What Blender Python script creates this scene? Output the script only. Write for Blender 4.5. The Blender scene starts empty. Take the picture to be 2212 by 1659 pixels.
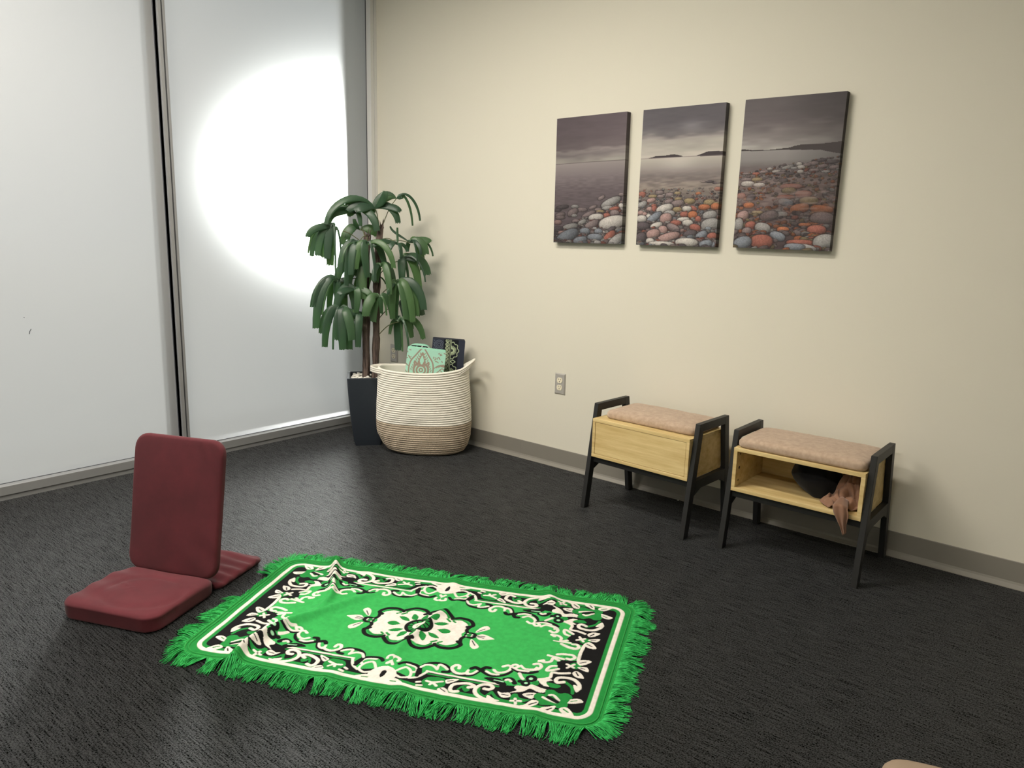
import bpy, bmesh, math, random
import numpy as np
from mathutils import Vector, Matrix, noise as mnoise

# ------------------------------------------------------------------ camera, world, sun, exposure
SC = bpy.context.scene
COL = SC.collection
CAM_POS = (3.8076, -3.1946, 1.2329)
CAM_F, CAM_YAW, CAM_PITCH, CAM_ROLL = 1628.12 / 2212, 2.26648, -0.19533, 0.02540
def setup_camera():
    cy, sy, cp, sp = math.cos(CAM_YAW), math.sin(CAM_YAW), math.cos(CAM_PITCH), math.sin(CAM_PITCH)
    f = Vector((cy * cp, sy * cp, sp)); r = Vector((sy, -cy, 0)); u = r.cross(f)
    c, s = math.cos(CAM_ROLL), math.sin(CAM_ROLL)
    r2 = r * c + u * s; u2 = u * c - r * s
    cam = bpy.data.cameras.new('camera'); o = bpy.data.objects.new('camera', cam); COL.objects.link(o)
    cam.sensor_fit = 'HORIZONTAL'; cam.sensor_width = 36; cam.lens = CAM_F * 36; cam.clip_start = 0.05
    m = Matrix((( r2.x, u2.x, -f.x, CAM_POS[0]), (r2.y, u2.y, -f.y, CAM_POS[1]), (r2.z, u2.z, -f.z, CAM_POS[2]), (0, 0, 0, 1)))
    o.matrix_world = m; SC.camera = o
setup_camera()
SC.view_settings.view_transform = 'Standard'; SC.view_settings.look = 'None'
SC.view_settings.exposure = 0.0; SC.view_settings.gamma = 1.0; SC.view_settings.use_curve_mapping = False
WORLD_STRENGTH = 0.62
def setup_world():
    w = bpy.data.worlds.new('overcast_sky'); SC.world = w; w.use_nodes = True
    bg = w.node_tree.nodes['Background']; bg.inputs[0].default_value = (0.88, 0.95, 1.0, 1); bg.inputs[1].default_value = WORLD_STRENGTH
setup_world()
def setup_sun():
    l = bpy.data.lights.new('sun', 'SUN'); l.energy = 5.0; l.angle = math.radians(5.0); l.color = (1.0, 0.97, 0.92)
    o = bpy.data.objects.new('sun', l); COL.objects.link(o)
    d = Vector((0.8717, -0.492, -0.0502)).normalized()            # direction the light travels
    o.rotation_euler = d.to_track_quat('-Z', 'Y').to_euler(); o.location = (-8, 4, 3)
setup_sun()
LAMP = 57.0; LAMP_COL = (1.0, 0.93, 0.82)

# ------------------------------------------------------------------ helpers
R = math.radians
def srgb(*c):
    return tuple(((v / 255) / 12.92 if v / 255 <= 0.04045 else ((v / 255 + 0.055) / 1.055) ** 2.4) for v in c)
def link(o, parent=None):
    COL.objects.link(o)
    if parent is not None: o.parent = parent
    return o
def mesh(name, verts, faces, mat, parent=None, smooth=False):
    me = bpy.data.meshes.new(name)
    me.from_pydata([tuple(map(float, v)) for v in verts], [], [tuple(map(int, f)) for f in faces])
    if mat is not None: me.materials.append(mat)
    if smooth: me.shade_smooth()
    me.update()
    return link(bpy.data.objects.new(name, me), parent)
def bmobj(name, bm, mat, parent=None, smooth=False):
    me = bpy.data.meshes.new(name); bm.to_mesh(me); bm.free()
    if mat is not None: me.materials.append(mat)
    if smooth: me.shade_smooth()
    return link(bpy.data.objects.new(name, me), parent)
def empty(name, loc=(0, 0, 0), rz=0):
    o = bpy.data.objects.new(name, None); o.location = loc; o.rotation_euler = (0, 0, rz); o.empty_display_size = 0.05
    return link(o)
def tag(o, label=None, cat=None, group=None, kind=None):
    if label: o['label'] = label
    if cat: o['category'] = cat
    if group: o['group'] = group
    if kind: o['kind'] = kind
    return o
def struct(o): o['kind'] = 'structure'; return o
def hexa(bm, b, t):
    """box from 4 bottom points and 4 top points"""
    vs = [bm.verts.new(p) for p in list(b) + list(t)]
    for f in ((3, 2, 1, 0), (4, 5, 6, 7), (0, 1, 5, 4), (1, 2, 6, 5), (2, 3, 7, 6), (3, 0, 4, 7)):
        bm.faces.new([vs[i] for i in f])
def box_pts(x0, x1, y0, y1, z):
    return [(x0, y0, z), (x1, y0, z), (x1, y1, z), (x0, y1, z)]
def box(name, x0, x1, y0, y1, z0, z1, mat, parent=None, bevel=0.0, seg=2):
    bm = bmesh.new(); hexa(bm, box_pts(x0, x1, y0, y1, z0), box_pts(x0, x1, y0, y1, z1))
    if bevel: bmesh.ops.bevel(bm, geom=bm.edges[:], offset=bevel, segments=seg, affect='EDGES', profile=0.5)
    return bmobj(name, bm, mat, parent)
def rrect(sx, sy, r, n=6):
    r = max(min(r, sx / 2 - 1e-4, sy / 2 - 1e-4), 1e-4); o = []
    for k, (cx, cy) in enumerate(((sx / 2 - r, sy / 2 - r), (-sx / 2 + r, sy / 2 - r), (-sx / 2 + r, -sy / 2 + r), (sx / 2 - r, -sy / 2 + r))):
        for i in range(n + 1):
            a = math.pi / 2 * (k + i / n); o.append((cx + r * math.cos(a), cy + r * math.sin(a)))
    return o
def densify(pts, step):
    o = []
    for i in range(len(pts)):
        a, b = pts[i], pts[(i + 1) % len(pts)]
        n = max(1, int(round(math.dist(a, b) / step)))
        for k in range(n): o.append((a[0] + (b[0] - a[0]) * k / n, a[1] + (b[1] - a[1]) * k / n))
    return o
def loft(rings, cap0=True, cap1=True):
    n = len(rings[0]); V = [p for r in rings for p in r]; F = []
    for k in range(len(rings) - 1):
        for i in range(n):
            j = (i + 1) % n; F.append((k * n + i, k * n + j, (k + 1) * n + j, (k + 1) * n + i))
    if cap0: F.append(tuple(range(n - 1, -1, -1)))
    if cap1: F.append(tuple((len(rings) - 1) * n + i for i in range(n)))
    return V, F
def slab(name, sx, sy, h, rc, re, mat, parent=None, dome=0.0, disp=None, step=0.02, rings_in=9, n=6):
    """soft slab: rounded plan corners rc, rounded edge re, domed top; base at z=0"""
    base = densify(rrect(sx, sy, rc, n), step); N = len(base)
    def ring(inset, z):
        fx = (sx - 2 * inset) / sx; fy = (sy - 2 * inset) / sy
        return [(x * fx, y * fy, z) for x, y in base]
    prof = []
    m = 4
    hm = min(sx, sy) / 2
    ins = [hm * (1 - k / rings_in) for k in range(rings_in)]
    for i in ins[:-1]:
        if i > re: prof.append((i, 0.0))
    for k in range(m + 1):
        a = math.pi / 2 * k / m; prof.append((re * (1 - math.sin(a)), re * (1 - math.cos(a))))
    for k in range(m + 1):
        a = math.pi / 2 * k / m; prof.append((re * (1 - math.cos(a)), h - re * (1 - math.sin(a))))
    for i in reversed(ins[:-1]):
        if i > re: prof.append((i, h))
    prof[0] = (hm * 0.999, 0.0); prof[-1] = (hm * 0.999, h)
    rings = []
    for i, z in prof:
        r = ring(i, z)
        if z > h * 0.5 and dome:
            r = [(x, y, z + dome * max(0, (1 - (2 * x / sx) ** 4)) * max(0, (1 - (2 * y / sy) ** 4)) * ((z - h * 0.5) / (h * 0.5))) for x, y, z in r]
        if disp: r = [disp(x, y, z, h) for x, y, z in r]
        rings.append(r)
    V, F = loft(rings)
    return mesh(name, V, F, mat, parent, True)
def tube(name, pts, rad, mat, parent=None, sides=8, build=True):
    P = [Vector(p) for p in pts]; rings = []
    if not hasattr(rad, '__len__'): rad = [rad] * len(P)
    up = Vector((0.13, 0.31, 0.94))
    for i, p in enumerate(P):
        t = (P[min(i + 1, len(P) - 1)] - P[max(i - 1, 0)]).normalized()
        a = t.cross(up)
        if a.length < 1e-4: a = t.cross(Vector((1, 0, 0)))
        a.normalize(); b = t.cross(a)
        rings.append([tuple(p + (a * math.cos(2 * math.pi * k / sides) + b * math.sin(2 * math.pi * k / sides)) * rad[i]) for k in range(sides)])
    V, F = loft(rings)
    return mesh(name, V, F, mat, parent, True) if build else (V, F)
def catmull(P, per=8, closed=False):
    P = [np.array(p, float) for p in P]; n = len(P)
    if n == 2 and not closed: return np.array([P[0] + (P[1] - P[0]) * k / per for k in range(per + 1)])
    o = []
    for i in range(n if closed else n - 1):
        p0 = P[(i - 1) % n] if closed or i > 0 else P[0]; p1 = P[i]; p2 = P[(i + 1) % n]
        p3 = P[(i + 2) % n] if closed or i + 2 < n else P[-1]
        for k in range(per):
            t = k / per
            o.append(0.5 * (2 * p1 + (p2 - p0) * t + (2 * p0 - 5 * p1 + 4 * p2 - p3) * t * t + (3 * p1 - p0 - 3 * p2 + p3) * t ** 3))
    if not closed: o.append(P[-1])
    return np.array(o)

# ------------------------------------------------------------------ raster print painted on a vertex grid (x, y in mm)
class Raster:
    def __init__(self, xs, ys, col):
        self.x, self.y = xs, ys; self.c = np.empty((len(ys), len(xs), 3)); self.c[:] = col
        self.X, self.Y = np.meshgrid(xs, ys)
    def win(self, x0, x1, y0, y1):
        i0, i1 = np.searchsorted(self.x, [x0, x1]); j0, j1 = np.searchsorted(self.y, [y0, y1])
        return (slice(j0, j1), slice(i0, i1)), self.X[j0:j1, i0:i1], self.Y[j0:j1, i0:i1]
    def put(self, w, a, col):
        a = np.clip(a, 0, 1)[..., None]; self.c[w] = self.c[w] * (1 - a) + np.array(col) * a
    def disc(self, x, y, r, col):
        w, X, Y = self.win(x - r - 2, x + r + 2, y - r - 2, y + r + 2)
        self.put(w, (r - np.hypot(X - x, Y - y)) / 1.2 + 0.5, col)
    def line(self, pts, wd, col, per=6, smooth=True):
        P = catmull(pts, per) if smooth else np.array(pts, float); r = wd / 2
        w, X, Y = self.win(P[:, 0].min() - r - 2, P[:, 0].max() + r + 2, P[:, 1].min() - r - 2, P[:, 1].max() + r + 2)
        if X.size == 0: return
        d = np.full(X.shape, 1e9)
        for a, b in zip(P[:-1], P[1:]):
            v = b - a; L = v @ v
            t = np.clip(((X - a[0]) * v[0] + (Y - a[1]) * v[1]) / (L + 1e-9), 0, 1)
            d = np.minimum(d, np.hypot(X - a[0] - t * v[0], Y - a[1] - t * v[1]))
        self.put(w, (r - d) / 1.2 + 0.5, col)
    def poly(self, pts, col, smooth=True, per=5):
        P = catmull(pts, per, True) if smooth else np.array(pts, float)
        w, X, Y = self.win(P[:, 0].min() - 1, P[:, 0].max() + 1, P[:, 1].min() - 1, P[:, 1].max() + 1)
        if X.size == 0: return
        ins = np.zeros(X.shape, bool); Q = np.roll(P, -1, 0)
        for (ax, ay), (bx, by) in zip(P, Q):
            if ay == by: continue
            ins ^= ((ay > Y) != (by > Y)) & (X < (bx - ax) * (Y - ay) / (by - ay) + ax)
        self.put(w, ins.astype(float), col)
def vnoise(X, Y, seed=0):
    """cheap smooth value noise"""
    rng = np.random.default_rng(seed); T = rng.random((64, 64))
    xi, yi = np.floor(X).astype(int), np.floor(Y).astype(int); fx, fy = X - xi, Y - yi
    fx = fx * fx * (3 - 2 * fx); fy = fy * fy * (3 - 2 * fy)
    g = lambda a, b: T[b % 64, a % 64]
    return (g(xi, yi) * (1 - fx) + g(xi + 1, yi) * fx) * (1 - fy) + (g(xi, yi + 1) * (1 - fx) + g(xi + 1, yi + 1) * fx) * fy
def grid_mesh(name, V, nx, ny, colors, mat, parent=None, keep=None, extra=None, smooth=False):
    """V (ny*nx,3) grid; colors (ny*nx,3) linear; extra = (verts, faces, colors) appended"""
    idx = np.arange(nx * ny).reshape(ny, nx)
    F = np.stack([idx[:-1, :-1], idx[:-1, 1:], idx[1:, 1:], idx[1:, :-1]], -1).reshape(-1, 4)
    if keep is not None: F = F[keep[F].all(1)]
    if extra is not None:
        ev, ef, ec = extra; F = np.vstack([F, np.array(ef) + len(V)]); V = np.vstack([V, ev]); colors = np.vstack([colors, ec])
    me = bpy.data.meshes.new(name); me.vertices.add(len(V)); me.vertices.foreach_set('co', np.ascontiguousarray(V, dtype=np.float32).ravel())
    me.loops.add(F.size); me.loops.foreach_set('vertex_index', F.astype(np.int32).ravel())
    me.polygons.add(len(F)); me.polygons.foreach_set('loop_start', np.arange(0, F.size, 4, dtype=np.int32))
    me.update(calc_edges=True)
    at = me.color_attributes.new('Col', 'FLOAT_COLOR', 'POINT')
    at.data.foreach_set('color', np.hstack([colors, np.ones((len(V), 1))]).astype(np.float32).ravel())
    me.materials.append(mat)
    if smooth: me.shade_smooth()
    me.validate()
    return link(bpy.data.objects.new(name, me), parent)

# ------------------------------------------------------------------ materials
def mat(name, col=(0.8, 0.8, 0.8), rough=0.6, metal=0.0, spec=0.5, sheen=0.0):
    m = bpy.data.materials.new(name); m.use_nodes = True
    b = m.node_tree.nodes['Principled BSDF']
    b.inputs['Base Color'].default_value = (*col, 1); b.inputs['Roughness'].default_value = rough
    b.inputs['Metallic'].default_value = metal; b.inputs['Specular IOR Level'].default_value = spec
    if sheen: b.inputs['Sheen Tint'].default_value = (0.86, 0.92, 1.0, 1) if name == 'charcoal_carpet' else (1, 1, 1, 1); b.inputs['Sheen Weight'].default_value = sheen; b.inputs['Sheen Roughness'].default_value = 0.5
    m['b'] = 1
    return m
def nodes(m): return m.node_tree.nodes, m.node_tree.links, m.node_tree.nodes['Principled BSDF']
def tex_noise(m, scale=(1, 1, 1), nscale=5, detail=4, rough=0.6, coord='Object'):
    N, L, B = nodes(m)
    tc = N.new('ShaderNodeTexCoord'); mp = N.new('ShaderNodeMapping'); mp.inputs['Scale'].default_value = scale
    nz = N.new('ShaderNodeTexNoise'); nz.inputs['Scale'].default_value = nscale; nz.inputs['Detail'].default_value = detail; nz.inputs['Roughness'].default_value = rough
    L.new(tc.outputs[coord], mp.inputs[0]); L.new(mp.outputs[0], nz.inputs['Vector'])
    return nz
def ramp(m, src, stops):
    N, L, B = nodes(m); r = N.new('ShaderNodeValToRGB'); e = r.color_ramp.elements
    while len(e) < len(stops): e.new(0.5)
    for k, (p, c) in enumerate(stops): e[k].position = p; e[k].color = (*c, 1)
    L.new(src, r.inputs[0]); return r
def bump(m, src, strength=0.3, dist=0.002):
    N, L, B = nodes(m); bp = N.new('ShaderNodeBump'); bp.inputs['Strength'].default_value = strength; bp.inputs['Distance'].default_value = dist
    L.new(src, bp.inputs['Height'])
    if B.inputs['Normal'].is_linked: L.new(B.inputs['Normal'].links[0].from_socket, bp.inputs['Normal'])
    L.new(bp.outputs[0], B.inputs['Normal'])
def mottle(m, c0, c1, scale=(1, 1, 1), nscale=5, detail=4, p0=0.3, p1=0.7, rough=0.6):
    N, L, B = nodes(m); nz = tex_noise(m, scale, nscale, detail, rough)
    r = ramp(m, nz.outputs[0], [(p0, c0), (p1, c1)]); L.new(r.outputs[0], B.inputs['Base Color']); return nz

M = {}
def build_materials():
    m = M['wall'] = mat('wall_paint', srgb(216, 212, 198), 0.75, spec=0.3)
    nz = tex_noise(m, nscale=260, detail=2); bump(m, nz.outputs[0], 0.12, 0.001)
    M['ceiling'] = mat('ceiling_paint', srgb(230, 226, 215), 0.9)
    m = M['carpet'] = mat('charcoal_carpet', (0.02, 0.02, 0.02), 0.38, spec=0.3, sheen=0.3)
    N, L, B = nodes(m); B.inputs['Sheen Roughness'].default_value = 0.35
    st = tex_noise(m, (11, 240, 1), 1.0, 4, 0.75); fine = tex_noise(m, (1, 1, 1), 230, 3, 0.75)
    mx = N.new('ShaderNodeMix'); mx.data_type = 'FLOAT'; mx.inputs[0].default_value = 0.60
    L.new(st.outputs[0], mx.inputs[2]); L.new(fine.outputs[0], mx.inputs[3])
    mr = N.new('ShaderNodeMapRange'); mr.inputs[1].default_value = 0.43; mr.inputs[2].default_value = 0.60; L.new(mx.outputs[0], mr.inputs[0])
    r = ramp(m, mr.outputs[0], [(0.0, (0.0006, 0.0006, 0.0006)), (0.5, (0.004, 0.004, 0.0042)), (1.0, (0.020, 0.020, 0.020))])
    L.new(r.outputs[0], B.inputs['Base Color']); bump(m, mr.outputs[0], 0.8, 0.004)
    for sock, k in (('Specular IOR Level', 0.80), ('Sheen Weight', 0.16)):
        mu = N.new('ShaderNodeMath'); mu.operation = 'MULTIPLY'; mu.inputs[1].default_value = k; L.new(mr.outputs[0], mu.inputs[0]); L.new(mu.outputs[0], B.inputs[sock])
    m = M['base'] = mat('grey_rubber_base', srgb(128, 124, 116), 0.45)
    M['alu'] = mat('satin_aluminium', srgb(138, 139, 140), 0.42, 0.2)
    M['jamb'] = mat('pale_jamb', srgb(212, 212, 210), 0.45)  # jamb is paler than the rest of the frame
    M['gasket'] = mat('dark_gasket', srgb(58, 60, 66), 0.6)
    # frosted film: scatters light both ways plus a forward haze lobe
    m = M['frost'] = bpy.data.materials.new('frosted_film'); m.use_nodes = True
    N, L = m.node_tree.nodes, m.node_tree.links; N.clear()
    out = N.new('ShaderNodeOutputMaterial'); df = N.new('ShaderNodeBsdfDiffuse'); tl = N.new('ShaderNodeBsdfTranslucent'); rf = N.new('ShaderNodeBsdfRefraction'); rf.distribution = 'BECKMANN'
    df.inputs[0].default_value = (0.50, 0.50, 0.50, 1); tl.inputs[0].default_value = (0.36, 0.37, 0.38, 1)
    rf.inputs['Color'].default_value = (0.95, 0.97, 1, 1); rf.inputs['Roughness'].default_value = 0.405; rf.inputs['IOR'].default_value = 1.2
    m1 = N.new('ShaderNodeMixShader'); m2 = N.new('ShaderNodeMixShader'); m1.inputs[0].default_value = 0.42; m2.inputs[0].default_value = 0.22
    L.new(df.outputs[0], m1.inputs[1]); L.new(tl.outputs[0], m1.inputs[2]); L.new(m1.outputs[0], m2.inputs[1]); rf2 = N.new('ShaderNodeBsdfRefraction'); rf2.distribution = 'BECKMANN'; rf2.inputs['Color'].default_value = (0.93, 0.97, 1, 1); rf2.inputs['Roughness'].default_value = 0.56; rf2.inputs['IOR'].default_value = 1.2; m3 = N.new('ShaderNodeMixShader'); m3.inputs[0].default_value = 0.15; L.new(rf.outputs[0], m3.inputs[1]); L.new(rf2.outputs[0], m3.inputs[2]); L.new(m3.outputs[0], m2.inputs[2]); L.new(m2.outputs[0], out.inputs[0])
    m = M['clear'] = bpy.data.materials.new('clear_glass'); m.use_nodes = True
    N, L = m.node_tree.nodes, m.node_tree.links; N.clear()
    out = N.new('ShaderNodeOutputMaterial'); tr = N.new('ShaderNodeBsdfTransparent'); tr.inputs[0].default_value = (0.93, 0.96, 0.95, 1); L.new(tr.outputs[0], out.inputs[0])
    M['concrete'] = mat('pale_concrete', srgb(205, 203, 198), 0.9); mottle(M['concrete'], srgb(195, 193, 188), srgb(214, 212, 207), nscale=6)
    M['light_block'] = mat('light_block_render', srgb(228, 226, 220), 0.9)  # pale finish of the added pier and eaves
    m = M['lamp'] = bpy.data.materials.new('lamp_diffuser'); m.use_nodes = True
    b = m.node_tree.nodes['Principled BSDF']; b.inputs['Emission Color'].default_value = (*LAMP_COL, 1); b.inputs['Emission Strength'].default_value = LAMP
    M['white_metal'] = mat('white_metal', srgb(235, 235, 232), 0.4)
    # furniture
    m = M['black_wood'] = mat('black_painted_wood', srgb(34, 34, 34), 0.5, spec=0.4); nz = tex_noise(m, (1, 1, 8), 40, 3); bump(m, nz.outputs[0], 0.08, 0.001)
    m = M['oak'] = mat('pale_oak_laminate', srgb(205, 180, 125), 0.5, spec=0.35)
    mottle(m, srgb(186, 158, 102), srgb(216, 193, 140), (3, 30, 42), 1.0, 6, 0.30, 0.62, 0.68)
    m = M['taupe'] = mat('taupe_fabric', srgb(176, 154, 134), 0.95, spec=0.1, sheen=0.2); nz = mottle(m, srgb(164, 142, 123), srgb(186, 164, 144), nscale=55, detail=5); f = tex_noise(m, nscale=900, detail=1); bump(m, f.outputs[0], 0.25, 0.001)
    m = M['taupe2'] = mat('taupe_floor_fabric', srgb(150, 132, 114), 0.95, spec=0.1); f = tex_noise(m, nscale=700, detail=1); bump(m, f.outputs[0], 0.25, 0.001)
    M['hole'] = mat('dark_hole', srgb(40, 34, 26), 0.7)
    m = M['black_cloth'] = mat('black_cloth', srgb(22, 22, 24), 0.9, spec=0.15, sheen=0.1); nz = tex_noise(m, nscale=400, detail=2); bump(m, nz.outputs[0], 0.2, 0.001)
    m = M['brown_cloth'] = mat('brown_cloth', srgb(134, 100, 80), 0.8, spec=0.2, sheen=0.2); nz = tex_noise(m, nscale=500, detail=2); bump(m, nz.outputs[0], 0.2, 0.001)
    m = M['maroon'] = mat('maroon_fabric', srgb(88, 34, 40), 0.85, spec=0.2, sheen=0.08); mottle(m, srgb(74, 30, 36), srgb(88, 35, 42), nscale=8); f = tex_noise(m, nscale=900, detail=1); bump(m, f.outputs[0], 0.2, 0.001)
    # basket, pot, plant
    m = M['rope_white'] = mat('cream_cotton_rope', srgb(230, 226, 215), 0.95, spec=0.1); f = tex_noise(m, nscale=500, detail=2); bump(m, f.outputs[0], 0.3, 0.001)
    m = M['rope_tan'] = mat('tan_jute_rope', srgb(166, 150, 130), 0.95, spec=0.1); nz = mottle(m, srgb(144, 129, 112), srgb(198, 185, 166), nscale=260, detail=3); bump(m, nz.outputs[0], 0.5, 0.002)
    m = M['pot'] = mat('black_planter', srgb(40, 46, 54), 0.45, spec=0.5); nz = tex_noise(m, nscale=90, detail=3); bump(m, nz.outputs[0], 0.05, 0.001)
    M['soil'] = mat('potting_soil', srgb(48, 38, 30), 0.95)
    M['pebble'] = mat('white_pebble', srgb(222, 219, 210), 0.6)
    m = M['bark'] = mat('palm_trunk_fibre', srgb(96, 76, 62), 0.9, spec=0.2); nz = mottle(m, srgb(52, 44, 42), srgb(122, 106, 98), (60, 60, 5), 1.0, 5, 0.36, 0.66, 0.7); bump(m, nz.outputs[0], 0.7, 0.006)
    M['petiole'] = mat('green_petiole', srgb(92, 98, 66), 0.6)
    m = M['leaf'] = mat('palm_leaf', srgb(44, 84, 52), 0.40, spec=0.6)
    N, L, B = nodes(m); oi = N.new('ShaderNodeObjectInfo'); r = ramp(m, oi.outputs['Random'], [(0.0, srgb(42, 66, 52)), (0.6, srgb(52, 82, 60)), (1.0, srgb(76, 108, 64))]); L.new(r.outputs[0], B.inputs['Base Color'])
    tl = N.new('ShaderNodeBsdfTranslucent'); tl.inputs[0].default_value = (*srgb(92, 150, 60), 1); mx = N.new('ShaderNodeMixShader'); mx.inputs[0].default_value = 0.15
    L.new(B.outputs[0], mx.inputs[1]); L.new(tl.outputs[0], mx.inputs[2]); L.new(mx.outputs[0], N['Material Output'].inputs[0])
    # outlets
    M['steel'] = mat('brushed_steel_plate', srgb(188, 184, 178), 0.34, 0.35); M['ivory'] = mat('ivory_receptacle', srgb(232, 224, 200), 0.4); M['slot'] = mat('outlet_slot', srgb(30, 26, 20), 0.6)
    # prints
    def pr(name, rough, bscale=0, bstr=0.2, sheen=0.0, var=None, spec=0.2):
        m = mat(name, (1, 1, 1), rough, spec=spec, sheen=sheen); N, L, B = nodes(m)
        a = N.new('ShaderNodeAttribute'); a.attribute_name = 'Col'; src = a.outputs['Color']
        if var:
            nz = tex_noise(m, nscale=var[0], detail=5); r = ramp(m, nz.outputs[0], [(0.3, (var[1],) * 3), (0.7, (1, 1, 1))])
            mx = N.new('ShaderNodeMix'); mx.data_type = 'RGBA'; mx.blend_type = 'MULTIPLY'; mx.inputs[0].default_value = 1
            L.new(src, mx.inputs[6]); L.new(r.outputs[0], mx.inputs[7]); src = mx.outputs[2]
        L.new(src, B.inputs['Base Color'])
        if bscale: nz = tex_noise(m, nscale=bscale, detail=2); bump(m, nz.outputs[0], bstr, 0.0015)
        return m
    M['rug'] = pr('rug_pile', 0.95, 420, 0.5, 0.0, (60, 0.80), 0.1)
    M['canvas'] = pr('printed_canvas', 0.62, 1500, 0.12, spec=0.25); M['foam'] = pr('printed_foam', 0.8, 600, 0.1)
    m = M['fringe'] = mat('green_fringe', srgb(24, 160, 62), 0.75, spec=0.25); mottle(m, srgb(22, 126, 54), srgb(58, 182, 94), nscale=70, detail=2)
    M['cord'] = mat('green_binding', srgb(24, 132, 52), 0.9); nz = tex_noise(M['cord'], nscale=320, detail=1); bump(M['cord'], nz.outputs[0], 0.8, 0.003)
    M['lint'] = mat('white_lint', srgb(235, 232, 222), 0.9)
build_materials()

# ------------------------------------------------------------------ the room
XR, YB, ZC = 6.2, -6.4, 2.78          # right end, back end, ceiling height
GX = -0.046                            # plane of the frosted panes
def build_room():
    struct(box('floor', -0.02, XR, YB, 0.0, -0.10, 0.0, M['carpet']))
    struct(box('ceiling', -0.25, XR, YB, 0.12, ZC, ZC + 0.1, M['ceiling']))
    struct(box('wall_right', -0.25, XR + 0.12, 0.0, 0.12, -0.1, ZC, M['wall']))
    struct(box('wall_far', XR, XR + 0.12, YB, 0.0, -0.1, ZC, M['wall']))
    struct(box('wall_rear', -0.25, XR + 0.12, YB - 0.12, YB, -0.1, ZC, M['wall']))
    # cove base in lengths butted at hairline seams
    base = struct(empty('baseboard_right'))
    prof = [(-0.0005, 0.0), (-0.019, 0.0), (-0.0185, 0.0025), (-0.0135, 0.008), (-0.0078, 0.016), (-0.0052, 0.024), (-0.0048, 0.1), (-0.0036, 0.1016), (-0.0005, 0.1016)]
    xs = [0.004, 1.219, 2.438, 3.657, 4.876, XR]
    for a, b in zip(xs[:-1], xs[1:]):
        V, F = loft([[(x, y, z) for y, z in prof] for x in (a + 0.0004, b - 0.0004)])
        mesh('base_strip', V, F, M['base'], base)
    # glazed wall: sill, jamb, mullions, head, panes
    mull = [-1.323, -2.645, -3.967, -5.289]
    sill = struct(box('trim_1', -0.16, 0.0, YB, 0.0, 0.024, 0.066, M['alu'], bevel=0.0012, seg=1))
    box('sill_kick', -0.16, -0.006, YB, 0.0, -0.02, 0.0236, M['alu'], sill)
    head = struct(box('trim_2', -0.16, 0.0, YB, 0.0, ZC - 0.06, ZC, M['alu'], bevel=0.0012, seg=1))
    jamb = struct(box('trim_3', -0.16, 0.0, -0.020, 0.0, 0.066, ZC - 0.06, M['jamb']))
    box('jamb_cover', -0.16, -0.002, -0.046, -0.0225, 0.066, ZC - 0.06, M['jamb'], jamb); box('jamb_gap', -0.16, -0.014, -0.0225, -0.020, 0.066, ZC - 0.06, M['gasket'], jamb)
    for k, y in enumerate(mull):
        t = struct(box('trim_%d' % (4 + k), -0.16, -0.016, y - 0.019, y + 0.019, 0.066, ZC - 0.06, M['gasket']))
        box('mullion_cover', -0.11, 0.0, y - 0.019, y - 0.002, 0.066, ZC - 0.06, M['alu'], t, 0.0008, 1)
        box('mullion_cover', -0.11, -0.003, y + 0.007, y + 0.019, 0.066, ZC - 0.06, M['alu'], t, 0.0008, 1)
    edges = [-0.046] + [y for y in mull] + [YB]
    for k in range(len(edges) - 1):
        y1 = edges[k] - (0.019 if k else 0); y0 = edges[k + 1] + (0.019 if k < len(mull) else 0)
        w = struct(empty('window_%d' % (k + 1), (GX, (y0 + y1) / 2, 0.066)))
        h = ZC - 0.06 - 0.066; hy = (y1 - y0) / 2
        bm = bmesh.new(); hexa(bm, box_pts(-0.012, 0, -hy, hy, 0.0), box_pts(-0.012, 0, -hy, hy, h))
        o = bmobj('glass_pane', bm, M['frost'], w); o.data.materials.append(M['clear'])
        for p in o.data.polygons: p.material_index = 0 if p.normal.x > 0.5 else 1
        for n_, a in (('gasket', (-0.002, 0.003, -hy, hy, 0.0, 0.0022)), ('gasket', (-0.002, 0.003, -hy, -hy + 0.003, 0.0022, h)), ('gasket', (-0.002, 0.003, hy - 0.003, hy, 0.0022, h))):
            box(n_, *a, M['gasket'], w)
        if k == 1:
            wy = (y0 + y1) / 2
            for n_, pts, rr in (('scuff_mark', [(-2.0172, 0.814), (-2.0150, 0.812)], 0.0016), ('scuff_mark', [(-1.9925, 0.760), (-1.9985, 0.750), (-2.0020, 0.737)], 0.0014)):
                tube(n_, [(0.0008, yy - wy, zz - 0.066) for yy, zz in pts], rr, M['gasket'], w, 6)
    # outside ground; unseen ledge, pier and eaves added to shape light on the glass
    struct(box('trim_8', -0.75, -0.161, YB, 2.0, -0.25, 0.05, M['concrete']))  # added ledge, bounces light onto the bottom of the panes
    struct(box('light_block_pier', -0.66, -0.56, 0.118, 2.0, 0.05, 3.4, M['light_block']))  # added pier, blocks the sun from the pane strip at the corner
    struct(box('trim_9', -0.9, -0.161, YB, 2.0, 2.76, 2.95, M['light_block']))  # added eaves, dim the top of the panes
    struct(box('floor_outside', -60, -0.75, -40, 40, -0.5, -0.3, M['concrete']))
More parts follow.
